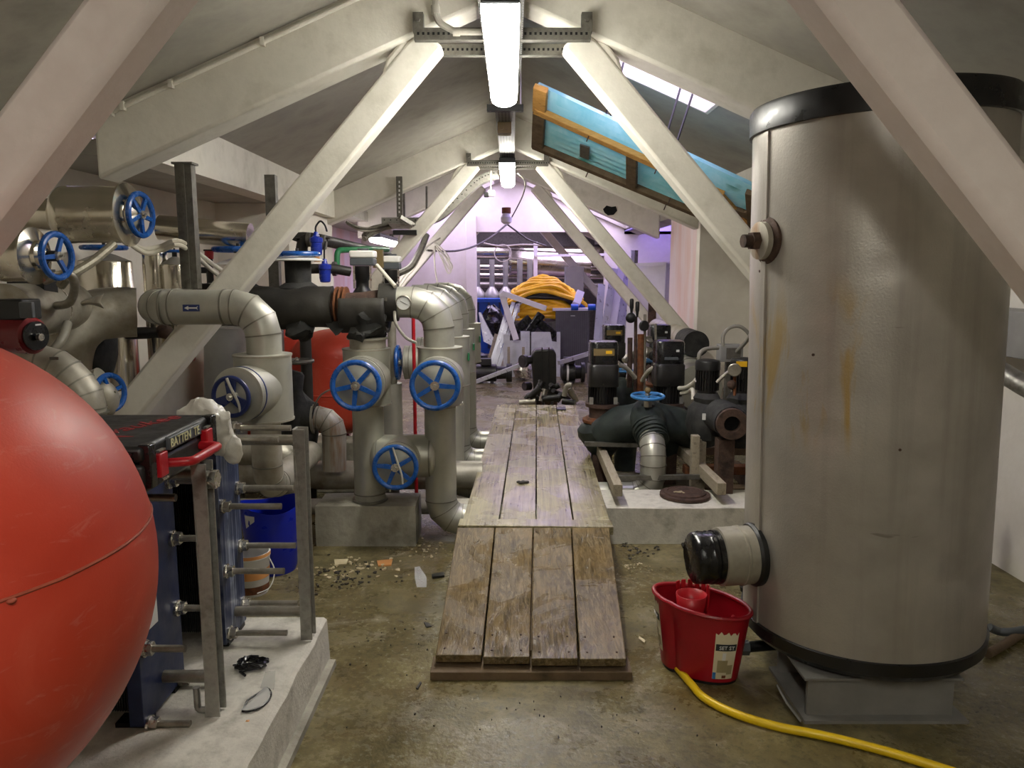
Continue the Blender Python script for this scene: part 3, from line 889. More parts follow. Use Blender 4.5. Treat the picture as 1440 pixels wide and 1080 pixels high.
# box duct and tube behind the tank on the right
q = MB().bbox((2.46, 2.9, 1.19), (2.68, 5.6, 1.42))
q.thing('wall_duct', 'grey_duct', 'grey sheet-metal duct along the right wall behind the silver tank', 'duct', smooth=False, bevel=.006)
MB().tube([(2.1, 3.75, 1.30), (2.24, 3.35, 1.12), (2.33, 3.0, 1.0), (2.38, 2.75, 0.92)], .045, 20).thing('grey_pipe', 'galv', 'sloping grey pipe passing behind the silver tank', 'pipe')
MB().tube(smooth_path([PZ(1391, 882, .05), PZ(1405, 888, .03), PZ(1425, 888, .04), PZ(1470, 880, .05)]), .018, 12).thing('hose_end', 'grey_plastic', 'stub of grey rubber hose on the wet floor behind the silver tank', 'hose')
MB().tube(smooth_path([PZ(1388, 926, .0) + V(0, 0, .02), PZ(1410, 908, .02), PZ(1440, 890, .02), PZ(1490, 872, .02)]), .019, 12).thing('hose_end', 'wood_dark', 'brown hose lying on the floor at the tank foot', 'hose')

# ================================================================== RED MOP BUCKET
bk = PZ(985, 955, 0.0)
BC = Vector((0.76, 2.94, 0)); ax = Vector((0.83, -0.56, 0)).normalized(); ay = Vector((-ax.y, ax.x, 0))
bucket = thing('mop_bucket', 'red plastic mop bucket with wringer cone and paper labels', 'bucket', BC)
def bprof(th, k):
    """egg-shaped plan, wide oval with a waist on the narrow end"""
    a, b_ = 0.198, 0.126
    x = a * cos(th); y = b_ * sin(th)
    y *= 1.0 - 0.12 * (x / a if x < 0 else 0) ** 2
    w_ = math.exp(-((x + 0.085) / 0.022) ** 2) * 0.022
    y -= math.copysign(w_ * (1 - .75 * max(0, k - .72) / .28), y)
    return Vector((x, y, 0))
def bpt(th, k, inset=0.0):
    s = 0.80 + 0.2 * k
    p = bprof(th, k) * (s - inset / 0.14)
    zz = 0.014 + k * 0.285
    return BC + ax * p.x + ay * p.y + Vector((0, 0, zz + (0.012 * (cos(th) * -1) * k)))
NB, NK = 72, 12
vs_, fs = [], []
for j in range(NK + 1): vs_ += [bpt(2 * pi * i / NB, j / NK) for i in range(NB)]
for j in range(NK + 1): vs_ += [bpt(2 * pi * i / NB, 1 - j / NK * .95, 0.004) for i in range(NB)]
for j in range(2 * NK + 1): fs += [[j * NB + i, j * NB + (i + 1) % NB, (j + 1) * NB + (i + 1) % NB, (j + 1) * NB + i] for i in range(NB)]
fs += [list(range(NB))[::-1], [(2 * NK + 1) * NB + i for i in range(NB)]]
body = MB().raw(vs_, fs).part('bucket_body', 'red_plastic', bucket)
MB().tube([bpt(2 * pi * i / NB, 1.0) * 1.0 for i in range(NB)], .0095, 8, closed=True).part('rolled_rim', 'red_plastic', bucket)
MB().prism([bpt(2 * pi * i / NB, 0.0, .004) - Vector((0, 0, .0135)) for i in range(NB)], (0, 0, .014)).part('base', 'black', bucket)
# wringer: a slotted cone standing in the narrow half
wc = BC + ax * -0.04
wv, wf = [], []
n = 40
for zz, rr in ((.2, .05), (.318, .062)):
    wv += [wc + ax * rr * cos(2 * pi * i / n) + ay * rr * sin(2 * pi * i / n) + Vector((0, 0, zz)) for i in range(n)]
wf = [[i, (i + 1) % n, n + (i + 1) % n, n + i] for i in range(n)]
wr = MB().raw(wv, wf).part('wringer_cone', 'red_bright', bucket)
sl = wr.modifiers.new('wall', 'SOLIDIFY'); sl.thickness = .004
for k in range(7):
    a = R(20 + k * 24); e = ax * cos(a) + ay * sin(a)
    MB().beam(wc + e * .064 + Vector((0, 0, .24)), wc + e * .07 + Vector((0, 0, .352)), .02, .006, up=e).part('wringer_tooth', 'red_bright', bucket, smooth=False, bevel=.002)
MB().tube(smooth_path([bpt(R(40), .55, .01), bpt(R(45), .72, .025), bpt(R(50), .78, .012)]), .008, 8).part('spout_rib', 'red_plastic', bucket)
# paper labels following the wall
def bucket_label(t0, t1, k0, k1, seed):
    """printed paper label bonded to the bucket wall: paper, arched title band, picture of the mop set"""
    def sheet(name, m, off, a0, a1, b0, b1, topcut=0.0):
        vv, ff = [], []; nn, mm = 10, 8
        for j in range(mm + 1):
            for i in range(nn + 1):
                s = i / nn; k = b0 + (b1 - b0) * j / mm
                if topcut and j == mm: k -= topcut * (0.5 + 0.5 * sin(i * 2.3))
                th = R(t0 + (t1 - t0) * (a0 + (a1 - a0) * s)); kk = k0 + (k1 - k0) * k
                p = bpt(th, kk); nrm = (p - BC); nrm.z = 0
                vv.append(p + nrm.normalized() * off)
        for j in range(mm):
            for i in range(nn): ff.append([j * (nn + 1) + i, j * (nn + 1) + i + 1, (j + 1) * (nn + 1) + i + 1, (j + 1) * (nn + 1) + i])
        return MB().raw(vv, ff).part(name, m, lab) if name != 'paper_label' else MB().raw(vv, ff).part(name, m, bucket)
    lab = None
    lab = sheet('paper_label', 'paper', .0016, 0, 1, 0, 1, .08)
    sheet('title_band', 'dark_print', .0024, .04, .96, .60, .74)
    sheet('bucket_picture', 'tan_print', .0024, .16, .62, .14, .40)
    sheet('mop_picture', 'label_white', .0026, .34, .5, .40, .56)
    sheet('mop_picture', 'tan_print', .0026, .62, .9, .1, .3)
    sheet('corner_mark', 'light_blue', .0024, .0, .14, .0, .14)
    sheet('code_mark', 'rusty', .0024, .42, .62, .02, .08)
    # title, facing out
    th = R((t0 + t1) / 2); kk = k0 + (k1 - k0) * .67
    p = bpt(th, kk); e = bpt(th + .06, kk) - bpt(th - .06, kk); up = bpt(th, kk + .05) - bpt(th, kk - .05)
    nrm = e.cross(up).normalized(); out = (p - BC); out.z = 0
    if nrm.dot(out) < 0: e = -e; nrm = e.cross(up).normalized()
    lettering(lab, 'SET ST', .021, 'label_white', p + nrm * .004, e, up)
    return lab
bucket_label(-58, -24, .06, .8, 1)
bucket_label(-172, -140, .2, .92, 2)

# yellow hose
hz = .016
hpts = [PZ(968, 958, hz) + V(-.02, .1, 0), PZ(972, 962, hz), PZ(990, 981, hz), PZ(1030, 1002, hz), PZ(1090, 1021, hz), PZ(1160, 1035, hz), PZ(1240, 1055, hz), PZ(1310, 1076, hz), PZ(1420, 1112, hz), PZ(1500, 1140, hz)]
MB().tube(smooth_path(hpts, 6), .0155, 14).thing('garden_hose', 'yellow_bright', 'bright yellow hose curving over the wet floor from under the red bucket', 'hose')

# ================================================================== TIMBER RAMP AND WALKWAY
ramp = thing('timber_ramp', 'sloping four-plank timber ramp at the foot of the walkway', 'ramp', (0.07, 3.4, 0))
rf, rb = 2.90, 3.90
def ramp_plank(i):
    xf0 = -.312 + i * .1925 + .004; xf1 = xf0 + .1855
    xb0 = -.290 + i * .2005 + .003; xb1 = xb0 + .1955
    dy = (.012, -.004, -.018, -.022)[i]
    q = [(xf0, rf + dy, .048), (xf1, rf + dy * .9, .048), (xb1, rb, .245), (xb0, rb, .245)]
    vs_ = [Vector(p) for p in q] + [Vector(p) + Vector((0, -.006, .036)) for p in q]
    MB().raw(vs_, [[3, 2, 1, 0], [4, 5, 6, 7], [0, 1, 5, 4], [1, 2, 6, 5], [2, 3, 7, 6], [3, 0, 4, 7]]).part('plank', 'plank_ramp', ramp, smooth=False, bevel=.004)
    for s in (.18, .82):
        for fy in (.035, .13):
            x = xf0 + (xf1 - xf0) * s; y = rf + dy + fy; z = .048 + (y - rf - dy) / (rb - rf) * .197 + .036
            MB().cyl((x, y, z), (x, y - .001, z + .004), .0045, n=6).part('nail', 'rust_dark', ramp)
for i in range(4): ramp_plank(i)
MB().bbox((-.325, 2.858, 0), (.478, 2.99, .036)).part('toe_board', 'wood_dark', ramp, smooth=False, bevel=.003)
for x in (-.26, .07, .42):
    MB().prism([(x, 2.99, .0), (x, 3.86, .0), (x, 3.86, .23), (x, 2.99, .06)], (.04, 0, 0)).part('bearer', 'wood_dark', ramp, smooth=False)
MB().bbox((-.29, 3.86, 0), (.50, 3.9, .24)).part('riser_board', 'wood_dark', ramp, smooth=False)

walk = thing('timber_walkway', 'raised four-plank timber walkway wet in patches leading to the back', 'walkway', (0.13, 3.95, 0))
walk.rotation_euler = (0, 0, R(-1.8))
MB().bbox((-.285, 3.905, .24), (.535, 4.02, .285)).part('cross_plank', 'plank_top', walk, smooth=False, bevel=.004)
for i in range(4):
    x0 = -.272 + i * .2005
    MB().bbox((x0 + .0035, 4.025, .242), (x0 + .197, 7.72, .28)).part('plank', 'plank_top', walk, smooth=False, bevel=.003)
for y in (4.1, 5.0, 5.95, 6.9, 7.62):
    MB().bbox((-.26, y, .18), (.52, y + .07, .241)).part('joist', 'wood_dark', walk, smooth=False)
    for x in (-.22, .46): MB().bbox((x - .03, y, 0), (x + .03, y + .06, .18)).part('post', 'wood_dark', walk, smooth=False)
q = MB()
for k in range(9):
    a = random.random() * 6.28; r = random.random() * .035
    q.ell((P(735, 692, 4.75).x + r * cos(a), 4.75 + r * sin(a), .288), (.016, .011, .009), 8, 5, Matrix.Rotation(random.random() * 3, 3, 'Z'))
q.thing('dirt_clod', 'debris_dark', 'small dark clod of wet dirt lying on the walkway planks', 'debris')['kind'] = 'stuff'

# ================================================================== FOREGROUND LEFT: plinth, red vessel, heat exchangers
pl = thing('concrete_plinth', 'long pale concrete plinth carrying the heat exchangers', 'plinth', (-1.4, 1.6, 0))
q = MB(); N = 40
top, bot = [], []
vs_, fs = [], []
for j in range(N + 1):
    y = 0.1 + 2.9 * j / N
    e = 0.012 * _ns.noise(Vector((y * 6, 0, 0))); e2 = 0.006 * _ns.noise(Vector((y * 9, 3, 0)))
    vs_ += [(-2.5, y, 0), (-2.5, y, .2), (-.775 + e, y, .2), (-.762 + e, y, .19 + e2), (-.755, y, .03), (-.755, y, 0)]
for j in range(N):
    for i in range(6): fs.append([j * 6 + i, j * 6 + (i + 1) % 6, (j + 1) * 6 + (i + 1) % 6, (j + 1) * 6 + i])
fs += [[0, 1, 2, 3, 4, 5], [N * 6 + i for i in range(6)]]
q.raw(vs_, fs).part('plinth_block', 'concrete_light', pl, smooth=False)
q = MB().bbox((-.76, .1, 0), (-.725, 2.98, .028)); q.bulge(.006, 7); q.part('foot_fillet', 'concrete', pl, smooth=False)

VC = Vector((-1.229, 1.380, 1.010)); VR = 0.512
vessel = thing('expansion_vessel', 'huge glossy red round expansion vessel on the pale concrete plinth', 'vessel', (VC.x, VC.y, .2))
prof = [(VR * sin(pi * i / 48), VC.z - VR * cos(pi * i / 48)) for i in range(49)]
MB().lathe((VC.x, VC.y, 0), (0, 0, 1), prof, 96, cap=False).part('shell', 'vessel', vessel)
zs = 1.098; rs = math.sqrt(VR ** 2 - (zs - VC.z) ** 2)
q = MB().torus((VC.x, VC.y, zs), (0, 0, 1), rs - .0005, .0034, 96, 6); q.bulge(.0012, 30)
q.part('weld_seam', 'seam_red', vessel)
MB().ell((VC.x + rs * cos(R(-28)), VC.y + rs * sin(R(-28)), zs - .004), (.008, .008, .005), 10, 8).part('weld_blob', 'seam_red', vessel)
for k in range(3):
    a = R(75 + k * 120)
    MB().beam((VC.x + .32 * cos(a), VC.y + .32 * sin(a), .2), (VC.x + .32 * cos(a), VC.y + .32 * sin(a), .66), .05, .05, up=(cos(a), sin(a), 0)).part('leg', 'red_bright', vessel, smooth=False)
MB().cyl((VC.x, VC.y, .42), (VC.x, VC.y, .52), .03, n=16).part('nipple', 'steel', vessel)


def rod(root, x0, x1, y, z, r=.0115, nut=True, nutr=.022):
    o = MB().cyl((x0, y, z), (x1, y, z), r, n=14).part('tie_rod', 'bright_steel' if r > .012 else 'steel', root)
    if nut: MB().cyl((x0 + .004, y, z), (x0 + .03, y, z), nutr, n=6).cyl((x0, y, z), (x0 + .008, y, z), nutr * 1.25, n=18).part('nut', 'bright_steel', o, angle=20)
    return o


def exchanger(label, ya, yb, xf, zt, mplate, colx, coly, near, far, rl, plab=None):
    t = thing('heat_exchanger', label, 'heat exchanger', (xf - .25, (ya + yb) / 2, .2), 'plate heat exchangers on the plinth')
    MB().bbox((xf - .045, ya, .215), (xf, yb, zt)).part('pressure_plate', mplate, t, smooth=False, bevel=.003)
    MB().bbox((xf - .55, ya, .215), (xf - .51, yb, zt)).part('frame_plate', 'navy_paint', t, smooth=False, bevel=.003)
    # the pack of thin plates: every plate edge a ridge
    pk = MB()
    for k in range(58):
        x = xf - .505 + k * .0079
        pk.bbox((x, ya + .012, .26), (x + .0035, yb - .012, zt - .06))
    o = pk.part('plate_pack', 'black_motor', t, smooth=False); o['kind'] = 'stuff'
    ym = (ya + yb) / 2
    for v, nm in ((zt - .02, 'carrying_bar'), (.30, 'guide_bar')):
        MB().cyl((xf - .5, ym, v), (colx - .005, ym, v), .02, n=18).part(nm, 'steel', t)
    c = MB().bbox((colx - .022, coly - .03, .205), (colx - .016, coly + .03, 1.03)).bbox((colx - .022, coly - .03, .205), (colx + .022, coly - .024, 1.03)).bbox((colx - .022, coly + .024, .205), (colx + .022, coly + .03, 1.03))
    c.part('support_column', 'galv', t, smooth=False, bevel=.002)
    for z in near: rod(t, xf, xf + rl, ya + .03, z)
    for z in far: rod(t, xf, xf + rl, yb - .03, z)
    for y in (ya + .05, yb - .05): MB().bbox((xf - .1, y - .03, .2), (xf, y + .03, .215)).part('foot', 'black', t, smooth=False)
    return t


zB = lambda v: P(340, v, 2.76).z
zBf = lambda v: P(340, v, 2.92).z
hxB = exchanger('scratched navy plate heat exchanger with long bolts beside the blue tub', 2.73, 2.95, -1.075, 1.0, 'plate', -.79, 2.82, [zB(618), zB(712), zB(803), zB(890)], [zBf(602), zBf(686), zBf(767), zBf(848)], .22)
zA = lambda v: P(245, v, 2.47).z
zAn = lambda v: P(215, v, 2.23).z
hxA = exchanger('navy plate heat exchanger next to the red vessel with a bent steel column', 2.2, 2.5, -1.135, 1.0, 'navy_paint', -.95, 2.3, [zAn(912), zAn(1018), zAn(700)], [zA(676), zA(757), zA(855), zA(953)], .13)
MB().tube(route([(-.95, 2.3, .235), (-.95, 2.3, .212), (-1.01, 2.3, .212), (-1.01, 2.3, .29)], .014, 3)[0], .011, 10).part('foot_loop', 'galv', hxA)
MB().cyl((-.94, 2.3, .975), (-.905, 2.3, .975), .03, n=6).part('nut', 'bright_steel', hxA)
MB().bbox((-1.136, 2.22, .50), (-1.1325, 2.33, .70)).part('type_label', 'label_white', hxA, smooth=False)
for k, (zz, l) in enumerate(((.67, .07), (.645, .08), (.62, .05), (.595, .08), (.57, .06), (.535, .03))):
    MB().bbox((-1.1326, 2.235, zz), (-1.1318, 2.235 + l, zz + .008)).part('print_line', 'dark_print', hxA, smooth=False)

# ------------------------------------------------------------------ tool case on the exchangers
case = thing('tool_case', 'black tool case with red latches and handle lying on the heat exchangers', 'case', (-1.12, 2.14, 1.045))
cx0, cx1, cy0, cy1, cz0, cz1 = -1.35, -.925, 1.905, 2.37, 1.04, 1.165
zm = 1.122
MB().bbox((cx0, cy0, cz0), (cx1 - .012, cy1, zm - .004)).part('case_base', 'black', case, bevel=.012)
lid = MB().bbox((cx0, cy0, zm), (cx1 - .012, cy1, cz1)).part('case_lid', 'black', case, bevel=.012)
for k in range(9):
    z = cz0 + .012 + k * .0115
    MB().bbox((cx1 - .10, cy0 - .007, z), (cx1 - .035, cy0 + .004, z + .006)).part('side_rib', 'black_gloss', case, smooth=False)
for y in (cy0 + .01, cy1 - .045):
    MB().bbox((cx1 - .03, y, cz0 + .012), (cx1 + .003, y + .035, cz1 + .003)).part('front_pillar', 'black_gloss', case, bevel=.004)
for y in (cy0 + .055, cy1 - .1):
    o = MB().bbox((cx1 - .014, y, cz0 + .03), (cx1 + .008, y + .045, zm + .012)).part('latch', 'red_bright', case, bevel=.003)
    MB().bbox((cx1 + .006, y + .004, cz0 + .022), (cx1 + .010, y + .041, cz0 + .028)).part('latch_pin', 'bright_steel', o, smooth=False)
    MB().bbox((cx1 - .006, y + .004, zm + .016), (cx1 + .004, y + .041, zm + .021)).part('latch_pin', 'bright_steel', o, smooth=False)
hy0, hy1 = cy0 + .14, cy1 - .11
pts, _ = route([(cx1 - .01, hy0, cz0 + .05), (cx1 + .05, hy0 + .012, cz0 + .052), (cx1 + .05, hy1 - .012, cz0 + .052), (cx1 - .01, hy1, cz0 + .05)], .02, 4)
MB().tube(pts, .013, 12).part('carry_handle', 'red_bright', case)
MB().bbox((cx1 - .02, cy0 + .135, zm + .004), (cx1 - .002, cy1 - .115, cz1 - .004)).part('name_strip', 'grey_plastic', case, bevel=.003)
lettering(case, 'BATTEN  TE', .036, 'pale_ink', (cx1 + .0005, (cy0 + cy1) / 2, (zm + cz1) / 2), (0, 1, 0), (0, 0, 1))
lettering(case, 'Milwaukee', .095, 'red_ink', (-1.10, 2.13, cz1 + .0012), (0.35, 1, 0), (-1, .35, 0), shear=.35, name='red_logo_script')
q = MB().prism([(-1.20, 2.0, cz1), (-1.05, 1.985, cz1), (-1.115, 2.02, cz1), (-1.02, 2.035, cz1), (-1.17, 2.06, cz1), (-1.11, 2.03, cz1)], (0, 0, .0014))
q.part('logo_flash', 'red_ink', case, smooth=False)

# ------------------------------------------------------------------ plastic bag over the bolts
q = MB()
q.ell((-1.10, 2.66, 1.10), (.085, .05, .06), 40, 26)
q.ell((-1.03, 2.665, 1.045), (.045, .035, .095), 36, 26)
q.ell((-.995, 2.668, .985), (.028, .022, .05), 24, 18)
q.bulge(.018, 16, 2.0); q.bulge(.012, 40, 5.0)
bag = q.thing('plastic_bag', 'bag', 'crumpled white plastic bag hanging beside the black tool case', 'bag', angle=60)

# ------------------------------------------------------------------ small things lying on the plinth
cc = PZ(353, 937, .205)
t = thing('cable_coil', 'small tangle of black cable on the pale plinth', 'cable', cc)
pts = []
for k in range(90):
    a = k * .42; r = .036 + .014 * sin(k * 1.3)
    pts.append(cc + Vector((r * 1.2 * cos(a), r * .8 * sin(a), .008 + .012 * (0.5 + .5 * sin(k * .9)))))
pts += [cc + Vector((-.02, -.05, .006)), cc + Vector((.005, -.075, .006))]
MB().tube(pts, .0048, 6).part('cable_loops', 'black_gloss', t)
gc = PZ(356, 985, .2)
t = thing('safety_glasses', 'broken clear safety glasses with black rim on the pale plinth', 'glasses', gc)
arc = [gc + Vector((.055 * cos(a), .075 * sin(a) * 1.0, .006)) for a in [R(-100 + 11 * k) for k in range(16)]]
MB().tube(arc, .0035, 8).part('rim', 'black_gloss', t)
MB().tube([arc[0], gc + Vector((-.012, -.02, .012)), arc[-1]], .0035, 8).part('rim_bar', 'black_gloss', t)
lv = [p + Vector((0, 0, .002)) for p in arc]
MB().raw(lv + [p + Vector((-.004, 0, .004)) for p in lv], [list(range(len(lv))), list(range(len(lv), 2 * len(lv)))] + [[i, i + 1, len(lv) + i + 1, len(lv) + i] for i in range(len(lv) - 1)]).part('lens', 'clear', t)
MB().raw([gc + Vector(p) for p in ((.0, .07, .004), (.05, .06, .004), (.045, .1, .05), (.01, .1, .045), (.0, .073, .004), (.05, .063, .004), (.045, .103, .05), (.01, .103, .045))], [[0, 1, 2, 3], [4, 5, 6, 7], [0, 1, 5, 4], [1, 2, 6, 5], [2, 3, 7, 6], [3, 0, 4, 7]]).part('side_shield', 'clear', t)
MB().raw([PZ(345, 1015, .2) + Vector(p) for p in ((0, 0, 0), (.012, 0, 0), (.01, .012, 0), (0, .01, 0), (0.003, 0.003, .004))], [[0, 1, 4], [1, 2, 4], [2, 3, 4], [3, 0, 4], [3, 2, 1, 0]]).thing('wood_chip', 'orange_tub', 'tiny orange chip on the plinth below the glasses', 'debris')

# ------------------------------------------------------------------ blue tub and paint bucket behind the exchangers
bc = Vector((-1.305, 4.03, 0))
t = thing('plastic_tub', 'deep blue flexible plastic tub with a torn paper label', 'tub', bc)
vs_, fs = [], []; n = 48
for (zz, rr, ins) in ((0, .118, 0), (.02, .125, 0), (.3, .158, 0), (.375, .165, 0), (.375, .161, 1), (.03, .121, 1)):
    for i in range(n):
        a = 2 * pi * i / n; wv = .022 * sin(2 * a + .6) if zz > .35 else 0
        vs_.append(bc + Vector((rr * cos(a), rr * sin(a), zz + wv)))
for j in range(5): fs += [[j * n + i, j * n + (i + 1) % n, (j + 1) * n + (i + 1) % n, (j + 1) * n + i] for i in range(n)]
fs += [list(range(n))[::-1], [5 * n + i for i in range(n)]]
MB().raw(vs_, fs).part('tub_body', 'blue_plastic', t)
lv = []
for i in range(7):
    a = R(232 + i * 4)
    for zz in (.345, .27 + .008 * i): lv.append(bc + Vector(((.1625 if zz > .3 else .1565) * cos(a), (.1625 if zz > .3 else .1565) * sin(a), zz)))
MB().raw(lv, [[2 * i, 2 * i + 2, 2 * i + 3, 2 * i + 1] for i in range(6)]).part('torn_label', 'label_white', t)
bc = Vector((-1.32, 3.72, 0))
t = thing('paint_bucket', 'white and orange paint bucket with wire handle by the blue tub', 'bucket', bc)
MB().lathe(bc, (0, 0, 1), [(0, 0), (.078, 0), (.082, .01), (.094, .19), (.098, .195), (.098, .215), (.09, .215), (.078, .02), (0, .02)], 36, cap=False).part('bucket_body', 'label_white', t)
MB().lathe(bc, (0, 0, 1), [(.0835, .015), (.0862, .055)], 36, cap=False).part('orange_band', 'rusty', t)
MB().lathe(bc, (0, 0, 1), [(.0885, .09), (.0915, .14)], 36, cap=False).part('print_band', 'orange_tub', t)
MB().lathe(bc, (0, 0, 1), [(.0985, .20), (.099, .213), (.0985, .217)], 36, cap=False).part('orange_rim', 'orange_tub', t)
MB().tube(smooth_path([bc + Vector((.095, 0, .18)), bc + Vector((.125, -.02, .12)), bc + Vector((.11, -.06, .05)), bc + Vector((.06, -.1, .035))]), .003, 6).part('wire_handle', 'label_white', t)

# ================================================================== LEFT SIDE PIPEWORK
def blockthing(name, label, a, b, m='concrete', cat='block', bevel=.012, bulge=.004):
    q = MB(); a, b = Vector(a), Vector(b); nx, ny, nz = 14, 6, 4
    pts = {}; vs_ = []; fs = []
    def idx(i, j, k):
        if (i, j, k) not in pts:
            pts[(i, j, k)] = len(vs_); vs_.append((a.x + (b.x - a.x) * i / nx, a.y + (b.y - a.y) * j / ny, a.z + (b.z - a.z) * k / nz))
        return pts[(i, j, k)]
    for i in range(nx):
        for j in range(ny):
            for k in (0, nz): fs.append([idx(i, j, k), idx(i + 1, j, k), idx(i + 1, j + 1, k), idx(i, j + 1, k)])
        for k in range(nz):
            for j in (0, ny): fs.append([idx(i, j, k), idx(i + 1, j, k), idx(i + 1, j, k + 1), idx(i, j, k + 1)])
    for j in range(ny):
        for k in range(nz):
            for i in (0, nx): fs.append([idx(i, j, k), idx(i, j + 1, k), idx(i, j + 1, k + 1), idx(i, j, k + 1)])
    q.raw(vs_, fs)
    for i, p in enumerate(q.v):
        if p.z > a.z + .01: q.v[i] = p + Vector((_ns.noise(p * 5), _ns.noise(p * 5 + Vector((9, 0, 0))), _ns.noise(p * 5 + Vector((0, 9, 0))))) * bulge
    return q.thing(name, m, label, cat, smooth=False)


blockthing('concrete_block', 'grey concrete kerb block under the left valve columns', (-1.16, 4.38, 0), (-.57, 4.66, .245))

YV = 4.5
zc = lambda v, y=YV: P(600, v, y).z
XP1, XP2 = P(518, 600, YV).x, P(619, 600, YV).x

# column pipe P1 and riser P2
t = thing('pipe_column', 'dull silver clad pipe column standing on the left concrete block', 'pipe', (XP1, YV, .25), 'clad pipe columns')
clad_pipe(t, [(XP1, YV, .25), (XP1, YV, zc(560))], .092, 0, extra=[((XP1, YV, zc(692)), (0, 0, 1))], name='pipe')
MB().cyl((XP1, YV, .249), (XP1, YV, .262), .105, n=28).part('seam_band', 'seam', t)
p1 = t
t = thing('pipe_riser', 'dull silver clad riser pipe bending under the walkway', 'pipe', (XP2, YV, .02), 'clad pipe risers')
clad_pipe(t, [(XP2, YV, zc(560)), (XP2, YV, .125), (.18, YV, .125)], .093, .13, name='pipe', extra=[((XP2, YV, zc(571)), (0, 0, 1))])
p2 = t


def insulated_valve(name, label, c, z0, z1, rb, rf, depth, wheelR, group='insulated valves with blue handwheels', wm='blue_wheel', spokes=5, rot=.35, neck=True, axis=(0, -1, 0), horizontal=None, wheel=True, tag=False):
    """clad box round a gate valve: main drum, front drum with conical cover, handwheel"""
    c = Vector(c); ax_ = Vector(axis).normalized()
    t = thing(name, label, 'valve', (c.x, c.y, z0), group)
    if horizontal:
        xa, xb = horizontal; L = xb - xa
        MB().lathe((xa, c.y, c.z), (1, 0, 0), [(rb * .72, 0), (rb * .95, L * .05), (rb, L * .09), (rb, L * .91), (rb * .95, L * .95), (rb * .72, L)], 36).part('main_drum', 'clad', t)
        for xx in (xa + L * .1, xb - L * .1): MB().cyl((xx - .004, c.y, c.z), (xx + .004, c.y, c.z), rb * 1.025, n=36).part('band', 'seam', t)
    else:
        MB().lathe((c.x, c.y, z0), (0, 0, 1), [(rb * .7, 0), (rb * 1.0, .004), (rb, .008), (rb, z1 - z0 - .008), (rb, z1 - z0 - .002), (rb * .7, z1 - z0)], 40).part('main_drum', 'clad', t)
        for zz in (z0 + .004, z1 - .006): MB().cyl((c.x, c.y, zz - .004), (c.x, c.y, zz + .004), rb * 1.03, n=40).part('band', 'clad_old', t)
    f0 = c + ax_ * (rb * .2)
    MB().lathe(f0, ax_, [(rf * 1.0, 0), (rf, depth - .012), (rf * 1.02, depth - .01), (rf * 1.02, depth), (rf * .97, depth + .002)], 40).part('front_drum', 'clad', t)
    MB().lathe(f0 + ax_ * depth, ax_, [(rf * .97, 0), (rf * .4, rf * .16), (rf * .16, rf * .2), (rf * .14, rf * .45), (0, rf * .45)], 40).part('cover_cone', 'clad', t)
    MB().cyl(f0 + ax_ * (depth - .04), f0 + ax_ * (depth - .034), rf * 1.02, n=40).part('band', 'navy_label' if wm == 'navy_wheel' else 'seam', t)
    if wheel:
        w_ = f0 + ax_ * (depth + rf * .42)
        handwheel(t, w_, ax_, wheelR, spokes, wm, rot=rot, sw=1.0 if spokes > 3 else 4.0)
        if tag:
            x, y, d = frame_of(ax_)
            MB().tube(smooth_path([w_ + Vector((-.01, -.012, wheelR)), w_ + Vector((.01, -.014, wheelR * .4)), w_ + Vector((.035, -.012, -wheelR * .3)), w_ + Vector((.04, -.01, -wheelR * .8))]), [.006] * 25, 6).part('rag_tie', 'bag', t)
    return t


cV1 = Vector((XP1, YV, zc(531))); cV2 = Vector((XP2 + .005, YV, zc(531)))
v1 = insulated_valve('insulated_valve', 'silver insulated valve with blue five-spoke wheel in front of the rear red vessel', cV1, zc(568), zc(489), .137, .145, .24, .128, rot=.2)
v2 = insulated_valve('insulated_valve', 'silver insulated valve with blue wheel on the riser below the dial thermometer', cV2, zc(568), zc(487), .13, .142, .24, .126, rot=.55)
v3 = insulated_valve('insulated_valve', 'low silver crossover valve with blue wheel between the two pipe columns', ((XP1 + XP2) / 2 - .015, YV, zc(641)), zc(672), zc(612), .128, .125, .2, .118, horizontal=(XP1 + .02, XP2 - .02), rot=-.1, tag=True)
MB().lathe((XP1 + .01, YV, zc(489)), (0, 0, 1), [(.105, 0), (.105, .05), (.12, .052), (.12, .062), (.1, .064)], 36).part('neck', 'clad_old', v1)

# upper elbow with dial thermometer
xe = P(556, 425, YV).x
t = thing('elbow_pipe', 'silver segmented elbow with a round dial thermometer above the riser valve', 'pipe', (XP2, YV, zc(487)), 'clad elbows above the risers')
clad_pipe(t, [(XP2, YV, zc(487)), (XP2, YV, zc(425)), (xe, YV, zc(425))], .09, .15, name='elbow')
elb = t
gd = Vector((P(571, 425, YV).x, YV - .088, zc(425)))
o = MB().lathe(gd, (0, -1, 0), [(.04, 0), (.044, .004), (.044, .024), (.04, .027), (.038, .022)], 32, cap=False).part('thermometer', 'steel', t)
MB().cyl(gd + V(0, -.012, 0), gd + V(0, -.02, 0), .04, n=32).part('dial_face', 'label_white', o)
q = MB().beam(gd + V(-.02, -.021, .012), gd + V(.022, -.021, -.01), .0015, .004, up=(0, 1, 0))
q.part('needle', 'black', o, smooth=False)
q = MB()
for k in range(11):
    a = R(-30 + k * 24); q.beam(gd + V(.031 * cos(a), -.021, .031 * sin(a)), gd + V(.036 * cos(a), -.021, .036 * sin(a)), .001, .003, up=(0, 1, 0))
k_ = q.part('scale_marks', 'dark_print', o, smooth=False); k_['kind'] = 'stuff'

